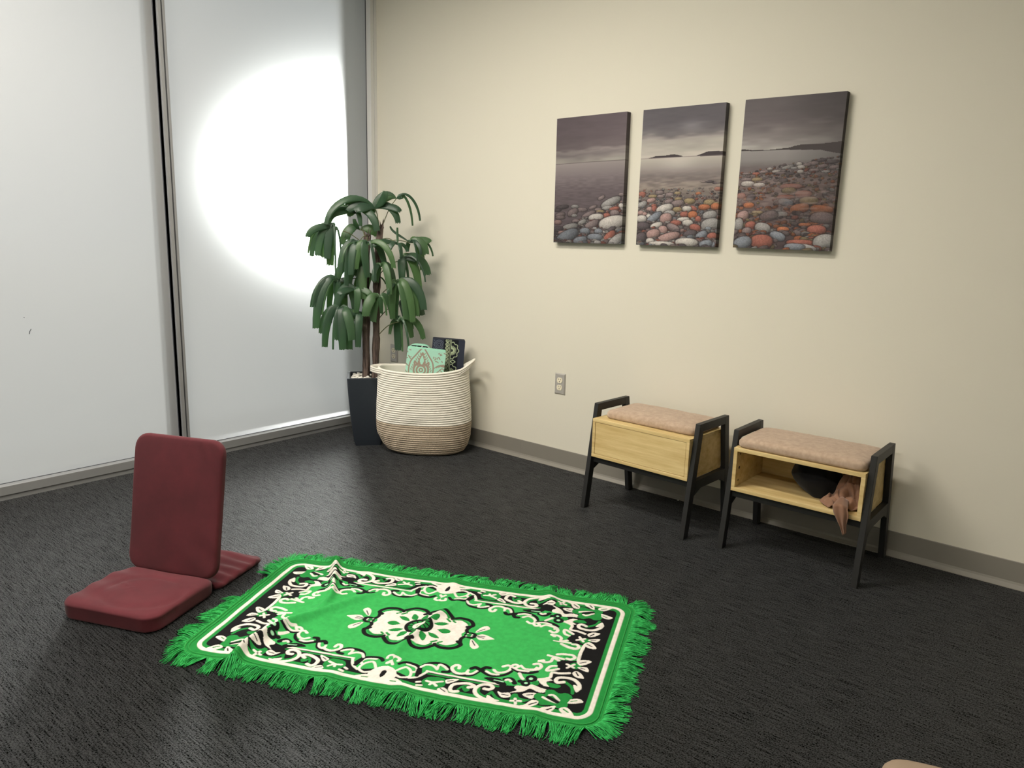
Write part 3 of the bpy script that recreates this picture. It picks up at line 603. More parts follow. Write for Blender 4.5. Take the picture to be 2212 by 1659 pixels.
# ------------------------------------------------------------------ prayer rug
RUG = """W0:-28,237 6,234 32,250 42,282 20,295 6,310
K0:-24,250 5,255 6,279 -6,288
G-8:-17,262
W0:17,303 26,287 45,284 75,302 82,313 60,316 33,315
G5:35,297 52,299
W9:39,269 58,277 78,264 73,238 52,223 33,247
W10:49,206 78,212 88,230 79,240
W10:9,222 -5,201 3,185 18,190 17,201
K9:26,213 41,199 71,201 91,215 102,250 95,273
W9:80,270 102,254 118,223
W8:115,221 339,224
G7:123,231 333,234
K9:96,251 90,216 100,188 124,175 154,177 174,193 176,205 159,209
W9:91,207 102,192 121,190 138,202
W9:139,204 138,181 153,184 168,195
K8:180,194 198,208 225,209 246,200 258,176
W11:198,180 195,168 184,168 178,183 191,201 210,205 229,196
W9:227,183 227,200 243,195 252,178
K11:233,171 243,162 259,170 271,175
K11:261,170 270,154 282,153
K8:270,177 292,189 318,185 337,172 347,152
W9:278,172 297,181 316,179
W10:297,159 310,169 327,164 339,149 340,131 329,126 317,135
K9:348,139 371,148 402,143 417,131
W10:340,125 349,116 361,122 355,130
W9:346,132 366,141 393,138
W9:366,116 381,129 407,123 412,112
W11:372,156 381,170 388,178
K0:282,206 302,196 325,198 344,209 353,222 341,229 317,220
M5:313,207 340,210
K12:341,196 358,190 372,206
W9:345,200 351,195 360,201
G0:121,276 122,259 133,245 151,240 170,239 185,249 188,272 179,286 159,294 139,295
W9:132,266 151,268 176,257
W9:167,281 153,271 147,280
W0:182,247 198,238 217,233 207,249 191,262
K4:190,251 204,243
W9:108,280 116,276
W9:114,294 126,291
W0:175,297 187,283 202,289 213,309 201,310
K4:183,290 199,298
G7:230,278 238,260 254,255
G0:236,263 262,268 251,283
W12:232,288 218,293 209,284 209,264 224,252 250,244 268,251 255,261
G9:285,256 288,274 311,287 323,263
G9:323,263 347,287 382,292
W12:299,255 313,255 320,243 309,234 290,237 277,253 277,272 290,289 317,301 338,298
W0:318,280 341,293 355,295 337,304 318,295
W0:338,256 351,260 371,254 378,270 363,280 349,274
K4:353,267 371,266
G0:379,272 381,256 393,252 404,267 433,269 412,290 409,306 395,305 385,291
W9:385,288 411,281
W9:394,275 401,297
K-3:397,285
W10:428,169 459,151 460,124 483,121 508,112
W0:430,168 449,156 471,161 455,174 485,185 466,194 450,192
G0:457,174 497,178 491,193 470,193
W0:377,227 383,214 409,211 419,198 450,206 464,208 462,224 444,227 420,218 405,238 371,252 387,237
W0:407,251 420,239 444,236 438,262 422,260
K4:420,250 435,244
G10:503,156 529,178 537,205
G0:439,251 445,233 465,230 464,211 484,204 502,216 522,208 541,223 536,252 535,271 512,281 494,274 466,283 454,265
W9:464,246 477,252 503,259
W9:479,232 490,229 509,248
K10:478,242 506,256
W0:467,312 473,296 485,286 506,274 503,296 484,315 481,327
K5:485,304 498,287
W0:518,285 533,272 549,282 565,309 538,306
G5:530,282 545,292
W0:539,233 558,224 570,230 572,240 537,254 536,243
G4:541,242 556,234
W0:414,301 426,292 438,269 456,267 456,286 435,305 416,310
K5:437,291 453,276
W12:502,160 486,166 479,157 484,143 506,137 529,142 546,160 551,178
W0:531,168 542,168 555,177 546,198
K0:463,70 480,53 504,54 516,93 496,110 474,99
G-17:517,71
W9:491,70 514,83
W9:496,89 512,66
W0:516,46 539,33 558,35 546,56 528,66
K4:526,54 543,43
W0:525,76 551,72 559,94 534,86
K4:533,79 547,82
W0:516,111 525,98 541,107 553,129 530,128
K5:526,104 535,119
W10:463,88 449,94 442,112 447,118 473,101
W11:515,-26 519,41
G8:475,32 494,28
W11:453,27 472,20 496,18 506,29 497,43 485,41
W10:428,39 451,43 476,47
W10:464,58 446,49 443,68 429,78 413,77
W12:411,78 421,71
W11:400,98 414,92 423,104 416,120 398,129
K-17:411,170
K-14:401,197
K-8:384,192
M-6:410,171
M-5:402,195
G-10:428,189
W0:-20,-20 -20,86 20,92 50,100 80,80 110,80 140,62 152,30 142,0 140,-20
K11:10,80 3,92 22,111 55,113 80,90
K11:84,80 108,93 143,86 160,60 146,46
K9:158,58 150,30 156,14
G8:72,80 58,98 34,99
G8:92,76 120,82 144,66
G9:70,72 82,62
G8:90,70 100,62
K-21:172,-2
G-10:168,0
W-3:160,8
W-3:176,4
W0:180,22 196,30 216,54 206,70 188,56
K4:186,28 202,50
W0:186,-8 206,17 244,3 244,-4 206,-18
K4:190,2 216,5
G0:56,-8 84,14 106,2 84,-14
G0:42,26 66,28 84,46 58,46
G0:22,38 42,44 44,74 26,62
G0:-8,38 10,48 0,80 -10,48
K-46:0,0
G-34:0,0
K5:18,0 44,0
K5:16,9 38,22
K5:9,16 22,38
K5:0,18 0,44
W-20:0,0
G-8:0,0
W-5:0,0""".strip().split('\n')
FIELD = [tuple(map(int, q.split(','))) for q in """-25,243 30,251 84,269 102,255 118,224 119,221 337,226 376,218 408,210 432,181 435,163 459,149 459,125 470,97 460,67 473,52 502,47 515,43 509,-5""".split()]
QTL, QTR, QBR, QBL = [np.array(v) for v in ((1.499, -1.674), (2.614, -1.130), (2.865, -1.718), (1.783, -2.229))]
HL, HW, RB, RC = 608.0, 315.0, 30.0, 62.0
RIDGES = [([(-430, -387, 34), (-441, -278, 37), (-412, -173, 36), (-379, -91, 30), (-326, -7, 21), (-266, 108, 12), (-211, 173, 2)], 17),
          ([(-462, 355, 33), (-409, 237, 31), (-364, 126, 27), (-347, 50, 18), (-361, -5, 6)], 14),
          ([(75, 258, 1), (55, 151, 9), (30, 66, 17), (14, -34, 19), (-3, -104, 14), (-10, -189, 7), (-26, -235, 1)], 15),
          ([(3, 350, 10), (13, 270, 5), (9, 187, 1)], 20), ([(332, 350, 13), (367, 282, 10), (400, 206, 1)], 20), ([(320, 73, 1), (433, 30, 5), (506, 25, 1)], 12),
          ([(97, -350, 9), (27, -224, 2)], 24), ([(455, -350, 9), (479, -267, 1)], 24), ([(-150, -350, 6), (-120, -250, 1)], 24), ([(-330, 350, 5), (-300, 280, 1)], 18)]
def rug_xy(u, v):      # u along the length, v across (positive away from the door side), mm
    s, t = (u / HL)[..., None], (v / HW)[..., None]
    return (QBL * (1 - s) / 2 + QBR * (1 + s) / 2) * (1 - t) / 2 + (QTL * (1 - s) / 2 + QTR * (1 + s) / 2) * (1 + t) / 2
def rug_z(u, v):
    z = np.full(u.shape, 4.0)
    for pts, sg in RIDGES:
        P = catmull(pts, 6); best = np.full(u.shape, 1e9); h = np.zeros(u.shape)
        for a, b in zip(P[:-1], P[1:]):
            d = b[:2] - a[:2]; t = np.clip(((u - a[0]) * d[0] + (v - a[1]) * d[1]) / (d @ d + 1e-9), 0, 1)
            ds = np.hypot(u - a[0] - t * d[0], v - a[1] - t * d[1]); m = ds < best
            best = np.where(m, ds, best); h = np.where(m, a[2] + t * (b[2] - a[2]), h)
        z += h * (0.75 * np.exp(-(best / sg) ** 2) + 0.25 * np.exp(-(best / (sg * 2.6)) ** 2))
    z += 2.2 * (vnoise(u / 70 + 20, v / 70 + 20, 5) - 0.3) + 1.0 * vnoise(u / 22 + 50, v / 30 + 50, 6)
    return z
def rr_sdf(u, v, hl, hw, r):
    qx, qy = np.abs(u) - hl + r, np.abs(v) - hw + r
    return np.hypot(np.maximum(qx, 0), np.maximum(qy, 0)) + np.minimum(np.maximum(qx, qy), 0) - r
def build_rug():
    t = empty('prayer_rug', (2.19, -1.688, 0)); tag(t, 'rumpled green fringed prayer rug with black and white floral pattern', 'rug')
    st = 1.6; nq, mq = int((HL + RB) / st) + 1, int((HW + RB) / st) + 1
    qx, qy = np.arange(nq) * st, np.arange(mq) * st
    CW, CK, CG, CF, CM = s2l((218, 212, 204)), s2l((22, 22, 23)), s2l((36, 130, 60)), s2l((56, 162, 82)), s2l((160, 214, 172))
    r = Raster(np.arange(-40, nq + 4) * st, np.arange(-40, mq + 4) * st, CG)
    U, V = r.X, r.Y; sd = rr_sdf(U, V, HL, HW, 48)
    r.c[sd < -14] = CG; r.c[sd < -27] = CK
    r.poly(FIELD + [(505, -40), (-60, -40), (-60, 243)], CF, False)
    cols = dict(W=CW, K=CK, G=CG, M=CM)
    for e in RUG:
        h, pts = e.split(':'); w = int(h[1:]); pts = [tuple(map(float, q.split(','))) for q in pts.split()]
        if w == 0: r.poly(pts, cols[h[0]])
        elif w < 0: r.disc(*pts[0], -w, cols[h[0]])
        else: r.line(pts, w + (3 if h[0] == 'K' and w > 5 else -0.5), cols[h[0]])
    a = np.clip((sd + 14) / 1.5 + 0.5, 0, 1) * np.clip(-sd / 1.5 + 0.5, 0, 1); r.c = r.c * (1 - a[..., None]) + CW * a[..., None]
    a = np.clip(sd / 1.5 + 0.5, 0, 1); r.c = r.c * (1 - a[..., None]) + CG * a[..., None]
    q = r.c[40:40 + mq, 40:40 + nq]
    iu, iv = np.abs(np.arange(-nq + 1, nq)), np.abs(np.arange(-mq + 1, mq))
    c = q[iv][:, iu]; u = np.arange(-nq + 1, nq) * st; v = np.arange(-mq + 1, mq) * st
    UU, VV = np.meshgrid(u, v); xy = rug_xy(UU, VV); z = rug_z(UU, VV)
    white = (c[..., 0] > 0.4); dkg = np.abs(c - CF).sum(-1) < 0.02
    z = z + np.where(white, 1.0, 0.0) - np.where(dkg, 0.0, -0.3)
    o = np.array((2.19, -1.688)); P = np.concatenate([xy - o, z[..., None] / 1000], -1).reshape(-1, 3)
    keep = (rr_sdf(UU, VV, HL + RB, HW + RB, RC) <= 0.2).ravel()
    grid_mesh('cloth', P, len(u), len(v), c.reshape(-1, 3), M['rug'], t, keep, smooth=True)
    # outline of the cloth edge
    def edge(off):
        pts = densify(rrect(2 * (HL + RB + off), 2 * (HW + RB + off), RC + off, 10), 6.0); E = np.array(pts); return E[:, 0], E[:, 1]
    for off in (-1.0, -13.0):
        eu, ev = edge(off); xy = rug_xy(eu, ev) - o; zz = rug_z(eu, ev) / 1000 + (0.0 if off > -5 else 0.0004)
        n = len(eu); ctr = np.concatenate([xy, zz[:, None]], 1); rings = []
        for k in range(n):
            tn = ctr[(k + 1) % n] - ctr[k - 1]; tn /= np.linalg.norm(tn); a = np.cross(tn, (0, 0, 1)); a /= np.linalg.norm(a); b = np.cross(a, tn); rad = 0.0038 if off > -5 else 0.0026
            rings.append([ctr[k] + (a * math.cos(2 * math.pi * j / 6) + b * math.sin(2 * math.pi * j / 6)) * rad for j in range(6)])
        rings.append(rings[0]); Vv, F = loft(rings, False, False); mesh('binding', Vv, F, M['cord'], t, True)
    # fringe of thin strands, gathered in loose tufts
    rng = np.random.default_rng(8); E = np.array(densify(rrect(2 * (HL + RB), 2 * (HW + RB), RC, 10), 1.0)); n = len(E); V_, F_ = [], []
    nxt, prv = np.roll(E, -3, 0), np.roll(E, 3, 0); T = nxt - prv; T /= np.linalg.norm(T, axis=1)[:, None]; Nn = np.stack([T[:, 1], -T[:, 0]], 1)
    k = 0.0; S = []
    lean = 0.0
    while k < n:
        wdt = rng.uniform(7, 26); lean = 0.5 * lean + rng.normal(0, 0.30); ln = rng.uniform(52, 72); lift = rng.uniform(0, 1)
        for _ in range(int(wdt * 1.05)):
            kk = (k + rng.uniform(-1, wdt + 1)); S.append((kk, lean + rng.normal(0, 0.13), ln * rng.uniform(0.72, 1.12), (k + wdt / 2 - kk) * rng.uniform(0.1, 0.75), lift + rng.normal(0, 0.25)))
        k += wdt
    S = np.array(S); ki = S[:, 0].astype(int) % n; B = E[ki]; Tn, No = T[ki], Nn[ki]; seg = 5
    sdir = np.where((E[ki] * No).sum(1) > 0, 1, -1)[:, None]; No = No * sdir
    tuck = (B[:, 0] < -HL) & (B[:, 1] > 5) & (B[:, 1] < 190); S[:, 2] = np.where(tuck, S[:, 2] * 0.12, S[:, 2])
    bz = rug_z(B[:, 0], B[:, 1]); ring_pts = []
    for j in range(seg + 1):
        f = j / seg; p = B + No * (S[:, 2:3] * f * np.cos(S[:, 1:2] * 0.8)) + Tn * (S[:, 2:3] * np.sin(S[:, 1:2]) * f + S[:, 3:4] * f ** 1.5)
        p = p + (rng.normal(0, 1.1, p.shape) * f)
        zz = np.maximum(1.4 + rng.random(len(S)) * 5 * (1 - 0.4 * f), bz * (1 - f) ** 1.5 + (3 + 9 * np.clip(S[:, 4], 0, 1.4)) * math.sin(math.pi * min(1, f * 1.05 + 0.05)) * 0.8 + 1.2)
        ring_pts.append(np.concatenate([rug_xy(p[:, 0], p[:, 1]) - o, zz[:, None] / 1000], 1))
    Q = np.stack(ring_pts, 1); m = len(S); tan = Q[:, -1] - Q[:, 0]; tan /= np.linalg.norm(tan, axis=1)[:, None]; a = np.cross(tan, np.tile((0, 0, 1.0), (m, 1))); a /= np.linalg.norm(a, axis=1)[:, None] + 1e-9; b = np.cross(a, tan)
    rad = np.linspace(0.0016, 0.0009, seg + 1)
    VV3 = np.stack([Q + (a * math.cos(2 * math.pi * s / 3) + b * math.sin(2 * math.pi * s / 3))[:, None, :] * rad[None, :, None] for s in range(3)], 2)   # m, seg+1, 3, 3
    base = (np.arange(m) * (seg + 1) * 3)[:, None, None]; jj = (np.arange(seg) * 3)[None, :, None]; ss = np.arange(3)[None, None, :]; s2 = (ss + 1) % 3
    Fq = np.stack([base + jj + ss, base + jj + s2, base + jj + 3 + s2, base + jj + 3 + ss], -1).reshape(-1, 4)
    f = mesh('fringe', VV3.reshape(-1, 3), Fq, M['fringe'], t, True); f['kind'] = 'stuff'
build_rug()

# ------------------------------------------------------------------ rope basket and the pads standing in it
BC, BE1, BE2 = Vector((0.731, -0.290, 0)), Vector((0.80, 0.60, 0)), Vector((0.60, -0.80, 0))
PC = Vector((0.376, -0.406, 0)); PV = Vector((-0.776, 0.631, 0)); PR = Vector((0.631, 0.776, 0))
def pot_half(z):
    s_ = z / 0.405; return (0.150 + 0.084 * (s_ ** 0.75) + 0.006 * math.sin(math.pi * s_)) / 2
def build_basket():
    t = empty('rope_basket', BC); tag(t, 'large coiled rope basket, cream above tan, holding patterned blocks', 'basket')
    A, B, H, rows = 0.268, 0.150, 0.482, 38; dz = H / rows; nth = 120
    def section(z):
        s = z / H; f = np.interp(s, [0, 0.03, 0.09, 0.2, 0.34, 0.55, 0.8, 1.0], [0.74, 0.86, 0.93, 0.985, 1.0, 0.99, 0.965, 0.955]); return f
    def point(th, z, off=0.0):
        s = z / H; f = section(z); c, sn = math.cos(th), math.sin(th)
        e = 2.35; rr = (abs(c) ** e + abs(sn) ** e) ** (-1 / e)
        x = (A * f + off) * rr * c; y = (B * f + off) * rr * sn
        x += -0.012 * max(0, s - 0.45) * (1 if c > 0 else 0) * c            # right side leans in at the top
        if c < 0: x += 0.030 * (max(0, 0.24 - s) / 0.24) * (-c)            # left foot tucked under
        y += 0.010 * math.exp(-((th - 1.75) / 0.5) ** 2 - ((s - 0.36) / 0.07) ** 2) * -1     # dent in the belly
        zz = z + s * (0.006 * math.cos(2 * th) + 0.016 * max(0, c) ** 2) + 0.006 * (1 - s) * max(0, -c)
        p = BE1 * x + BE2 * y
        if zz < 0.425:
            hp = pot_half(min(zz, 0.405)); q = BC + p - PC; dq, lq = q.dot(PV), q.dot(PR)
            lim = -hp - 0.006 + (0.0 if off >= 0 else -0.007)
            if dq > lim and lq < hp + 0.006: p = p + PV * (lim - dq)
        return (p.x, p.y, max(0.0, zz))
    def wall(name, k0, k1, mt):
        rings = []
        for k in range(k0, k1):
            for j in range(5):
                a = j / 5; off = 0.0056 * math.sqrt(max(0, 1 - (2 * a - 1) ** 2)) ; rings.append([point(2 * math.pi * i / nth, (k + a) * dz, off) for i in range(nth)])
        rings.append([point(2 * math.pi * i / nth, k1 * dz, 0) for i in range(nth)])
        # inner face
        for k in range(k1, k0 - 1, -1): rings.append([point(2 * math.pi * i / nth, k * dz, -0.008) for i in range(nth)])
        V, F = loft(rings, False, False); return mesh(name, V, F, mt, t, True)
    ksplit = 14
    wall('tan_band', 0, ksplit, M['rope_tan']); wall('cream_wall', ksplit, rows, M['rope_white'])
    V, F = loft([[point(2 * math.pi * i / nth, 0.0, o_) for i in range(nth)] for o_ in (0.0, -0.03, -0.08)]); b = mesh('base_coil', [(x, y, z + 0.002) for x, y, z in V], F, M['rope_tan'], t, True)
    rings = [[point(2 * math.pi * i / nth, z_, o_) for i in range(nth)] for z_, o_ in ((0.012, -0.05), (0.014, -0.02), (0.05, -0.012), (0.135, -0.012), (0.150, -0.018), (0.1535, -0.04), (0.1535, -0.09))]
    V, F = loft(rings); mesh('inner_pad', [(x, y, min(z, 0.1535)) for x, y, z in V], F, M['rope_white'], t, True)
    # handles: three stacked rope strands bowing away from the rim at both ends
    for sgn, (th0, th1), outw, rise in ((-1, (math.pi - 0.62, math.pi + 0.62), 0.042, 0.0), (1, (-0.62, 0.62), 0.036, 0.040)):
        h = None
        rings = []
        for q in range(25):
            f = q / 24; th = th0 + (th1 - th0) * f; w = math.sin(math.pi * f); bow = outw * w
            top = Vector(point(th, H, 0.004)); c, sn = math.cos(th), math.sin(th); out = (BE1 * c + BE2 * sn * 0.3).normalized()
            base = top + out * bow + Vector((0, 0, rise * w))
            tilt = out * (0.35 * w if sgn > 0 else 0.0); up = (Vector((0, 0, 1)) + tilt).normalized()
            prof = []
            for m_ in range(3):
                for a in (0, 60, 120, 180): prof.append(base - up * (0.0105 * m_ + 0.0052 * (1 - math.cos(R(a)))) + out * (0.0055 * math.sin(R(a))))
            back = [base - up * 0.0315 - out * 0.006, base - out * 0.006]
            rings.append([tuple(v) for v in prof + back])
        V, F = loft(rings); mesh('handle', V, F, M['rope_white'], t, True)
build_basket()
def build_block(name, label, cat, face_c, dirx, w, h, th, tilt, painter, step=1.5, corner=0.012):
    """patterned pad: printed front face, plain sides; face_c = bottom middle of the front face"""
    nx, ny = int(w * 1000 / step) + 1, int(h * 1000 / step) + 1
    xs, ys = np.linspace(0, w * 1000, nx), np.linspace(0, h * 1000, ny)          # y downwards from the top edge
    r, side = painter(xs, ys, w * 1000, h * 1000)
    X, Y = np.meshgrid(xs / 1000 - w / 2, h - ys / 1000)
    # round the top corners by pulling the grid in
    yy = np.clip(1 - (h - Y) / corner, 0, 1); pull = corner * (1 - np.sqrt(1 - yy ** 2)); X = X * (1 - 2 * pull / w)
    V = np.stack([X, np.zeros_like(X), Y], -1).reshape(-1, 3); c = r.c.reshape(-1, 3)
    idx = np.arange(nx * ny).reshape(ny, nx); ring = np.concatenate([idx[0, :-1], idx[:-1, -1], idx[-1, ::-1][:-1], idx[::-1, 0][:-1]]); n = len(ring)
    a = V[ring].copy(); b = a.copy(); b[:, 1] = th; ev = np.vstack([a, b, [[0, th, h / 2]]]); ef = [(k, k + n, (k + 1) % n + n, (k + 1) % n) for k in range(n)] + [((k + 1) % n + n, k + n, 2 * n, 2 * n) for k in range(0)]
    ec = np.tile(s2l(side), (2 * n + 1, 1))
    o = grid_mesh(name, V, nx, ny, c, M['foam'], extra=(ev, ef, ec))
    bk = bmesh.new(); vs = [bk.verts.new(tuple(p)) for p in b]; bk.faces.new(vs[::-1])
    ang = math.atan2(dirx[1], dirx[0]); o.location = face_c; o.rotation_euler = (0, R(tilt), ang)
    tag(o, label, cat, 'patterned foam blocks in the rope basket')
    bo = bmobj('back_face', bk, None, o); bo.data.materials.append(M['foam'])
    at = bo.data.color_attributes.new('Col', 'FLOAT_COLOR', 'POINT'); at.data.foreach_set('color', np.tile([*s2l(side), 1.0], len(bo.data.vertices)).astype(np.float32))
    return o
def paint_mint(xs, ys, w, h):
    r = Raster(xs, ys, s2l((170, 220, 200))); g = s2l((158, 142, 128)); m = s2l((170, 220, 200)); cx, cy = w * 0.40, 118
    r.line([(cx, -14), (cx - 34, 34), (cx - 62, 78), (cx - 66, 140), (cx - 50, 220)], 8, g); r.line([(cx, -14), (cx + 34, 34), (cx + 62, 78), (cx + 66, 140), (cx + 50, 220)], 8, g)
    for s in (-1, 1):
        for k in range(9): a = k / 8; x = cx + s * (14 + 42 * a ** 0.8); y = 22 + 92 * a; r.line([(x, y), (x - s * 3, y + 9)], 4.5, g, smooth=False)
        r.line([(cx, 24), (cx + s * 10, 44), (cx + s * 17, 62), (cx + s * 13, 84), (cx, 92)], 12, g)
        for k in range(4): r.disc(cx + s * (10 + 5 * k), 36 + 14 * k, 2.6, m)
        r.line([(cx + s * 20, 92), (cx + s * 38, 72), (cx + s * 36, 104)], 9, g)
        for k in range(4): r.line([(cx + s * (72 + 12 * k), 100 - 4 * k), (cx + s * (96 + 8 * k), 82 - 2 * k), (cx + s * (118 + 4 * k), 88)], 5, g)
        for k in range(16):
            rr = random.Random(k * 7 + s); x = cx + s * rr.uniform(58, 130); y = rr.uniform(6, 62); r.line([(x, y), (x + rr.uniform(3, 9), y + rr.uniform(-7, 7))], 5, g, smooth=False)
        for k in range(3): r.line([(cx + s * (74 + 14 * k), 140 - 16 * k), (cx + s * (92 + 12 * k), 122 - 12 * k), (cx + s * (112 + 8 * k), 132 - 12 * k)], 5, g)
    for rad, wd in ((40, 11), (24, 10), (9, 7)):
        r.line([(cx + rad * math.cos(2 * math.pi * k / 30), cy + rad * math.sin(2 * math.pi * k / 30)) for k in range(31)], wd, g, smooth=False)
    r.poly([(cx, 36), (cx + 9, 62), (cx + 6, 82), (cx, 86), (cx - 6, 82), (cx - 9, 62)], m)
    return r, (150, 206, 182)
def paint_navy(xs, ys, w, h):
    r = Raster(xs, ys, s2l((50, 54, 68))); g = s2l((178, 190, 158)); d = s2l((92, 98, 112)); k0 = s2l((24, 26, 34))
    for cyk in (34, 110):
        for rad in (26, 18, 9): r.line([(38 + rad * math.cos(a), cyk + rad * math.sin(a)) for a in [2 * math.pi * q / 24 for q in range(25)]], 3.5, d, smooth=False)
    for q in range(6): r.line([(6, 8 + 14 * q), (12, 14 + 14 * q)], 3, d, smooth=False)
    r.poly([(62, -4), (w * 0.80, -4), (w * 0.80, h + 4), (62, h + 4)], k0, False)
    for q in range(12):
        cy = 8 + 21 * q
        r.line([(84 + 9 * math.cos(a), cy + 9 * math.sin(a)) for a in [2 * math.pi * z / 16 for z in range(17)]], 3.6, g, smooth=False); r.line([(84 + 3.5 * math.cos(a), cy + 3.5 * math.sin(a)) for a in [2 * math.pi * z / 12 for z in range(10)]], 2.4, g, smooth=False)
    r.line([(99, -4), (99, h + 4)], 2.6, g, smooth=False); r.line([(106, -4), (106, h + 4)], 2.2, g, smooth=False)
    for cy in (62, 190, 318):
        for q in range(11):
            a = -math.pi / 2 + math.pi * q / 10; r.line([(110 + 10 * math.cos(a), cy + 10 * math.sin(a)), (110 + 26 * math.cos(a), cy + 26 * math.sin(a))], 4, g, smooth=False)
        r.line([(110 + 38 * math.cos(a) * (1 + 0.10 * math.cos(9 * a)), cy + 46 * math.sin(a) * (1 + 0.08 * math.cos(9 * a))) for a in [-math.pi / 2 + math.pi * q / 40 for q in range(41)]], 4, g, smooth=False)
        r.line([(108, cy + 64), (122, cy + 54), (136, cy + 64), (122, cy + 74), (108, cy + 64)], 4, g, smooth=False)
    return r, (38, 42, 54)
def paint_floral(xs, ys, w, h):
    r = Raster(xs, ys, s2l((30, 28, 34))); rr = random.Random(3)
    for k in range(30):
        x, y = rr.uniform(0, w), rr.uniform(0, 90); c = s2l(rr.choice([(196, 150, 150), (210, 206, 200), (120, 176, 160)])); r.line([(x, y), (x + rr.uniform(-12, 12), y + 6), (x + rr.uniform(-6, 18), y + 12)], 4.5, c)
    r.line([(0, 3), (w, 3)], 7, s2l((170, 220, 200)), smooth=False)
    return r, (150, 206, 182)
RD = (0.6919, 0.7220)               # the blocks face out of the corner
PADS = [('mint foam block with taupe mandala print, front of the basket', paint_mint, (0.7822, -0.3825), 0.212, 0.447, 0.065, 6.2, 0.010),
        ('navy foam block with pale floral strip, standing highest in the basket', paint_navy, (0.783, -0.1909), 0.184, 0.484, 0.060, 4.0, 0.006),
        ('round-topped dark floral block with mint edge, mostly hidden behind the mint block', paint_floral, (0.7058, -0.3495), 0.132, 0.462, 0.035, 5.0, 0.045)]
for lab, pf, (bx_, by_), w_, h_, th_, tl_, cr_ in PADS:
    build_block('foam_block', lab, 'block', (bx_, by_, 0.158), RD, w_, h_, th_, tl_, pf, corner=cr_)

# ------------------------------------------------------------------ potted palm
FR = """1|62,76,1259|93,146,1418|28,66,1377;26,63,1381;10,44,1336;117,175,1433;178,251,1299;152,218,1270;110,167,1429
1|42,51,1255|49,29,1357|-56,-100,1387;-120,-180,1267;-1,-33,1393;-18,-54,1339;136,135,1343;129,127,1281;85,72,1451;-44,-86,1338
0|-11,-13,1195|-33,-41,1329|-123,-152,1295;-132,-163,1261;-18,-22,1259;38,47,1234;-60,-74,1311
0|-19,-23,1160|-69,-165,1238|-159,-274,1191;-151,-265,1088;-161,-277,1105;-128,-236,1092;-95,-196,1076;-66,-161,972;-107,-211,1083;-48,-138,1128;-87,-186,1039
0|-1,-1,1185|-53,-2,1239|-72,-25,1299;11,78,1207;-115,-78,1154;-97,-56,1182
0|12,15,1209|31,-89,1150|8,-116,995;-29,-163,1008;-7,-135,933;-20,-152,1062;21,-101,982
0|8,9,1199|80,-60,1151|58,-87,997;83,-56,981;109,-25,964;143,18,1019;171,52,1034;41,-108,1024
1|64,78,1160|170,178,1174|101,92,1263;243,267,1180;254,281,1100;228,248,1110;197,210,1046;219,237,1019;208,224,1109;162,167,1122
1|59,73,1187|157,98,1162|66,-13,1149;122,55,1107;169,113,1095;157,98,1257;191,140,1123
1|50,61,986|122,150,1072|222,273,994;124,153,960;151,186,925;191,235,890;209,257,955;178,218,1066
0|-3,-4,957|-66,-145,938|-166,-267,804;-147,-244,808;-130,-224,770;-103,-190,756;-47,-121,781;-68,-147,792;-12,-78,785;-146,-243,693
0|-3,-4,894|17,-90,902|-53,-176,801;16,-92,781;-22,-138,857;72,-22,865;-43,-164,884
1|40,49,846|159,85,936|154,79,740;194,127,748;229,171,762;255,202,801;145,68,744;129,47,887;216,154,734
0|-12,-15,653|-28,-161,782|-86,-232,587;-58,-198,574;-24,-156,576;-2,-130,571;-97,-247,660;-42,-179,629;-67,-209,719;9,-116,629
0|0,0,725|19,-56,755|-34,-122,793;-35,-122,744;30,-42,814;58,-8,752;-36,-124,632;-9,-90,793;7,-71,589
1|41,50,633|143,112,723|113,75,648;142,111,552;158,131,547;178,155,569;185,164,662;191,172,631;233,223,624
0|-2,-2,1096|-1,-48,1034|-79,-145,967;-6,-55,882;-40,-97,937;11,-34,854;-47,-106,1060
1|45,55,972|96,23,1034|143,81,928;125,59,886;78,1,948;134,70,858;69,-10,961
1|38,46,796|106,3,860|58,-56,765;114,13,773;131,35,766;153,61,741;83,-24,727
1|48,59,732|75,172,813|132,241,705;164,280,756;55,147,734;125,233,669;100,202,705
0|-5,-7,922|-35,68,974|-93,-3,917;-58,40,875;-13,95,897;14,128,933""".strip().split('\n')
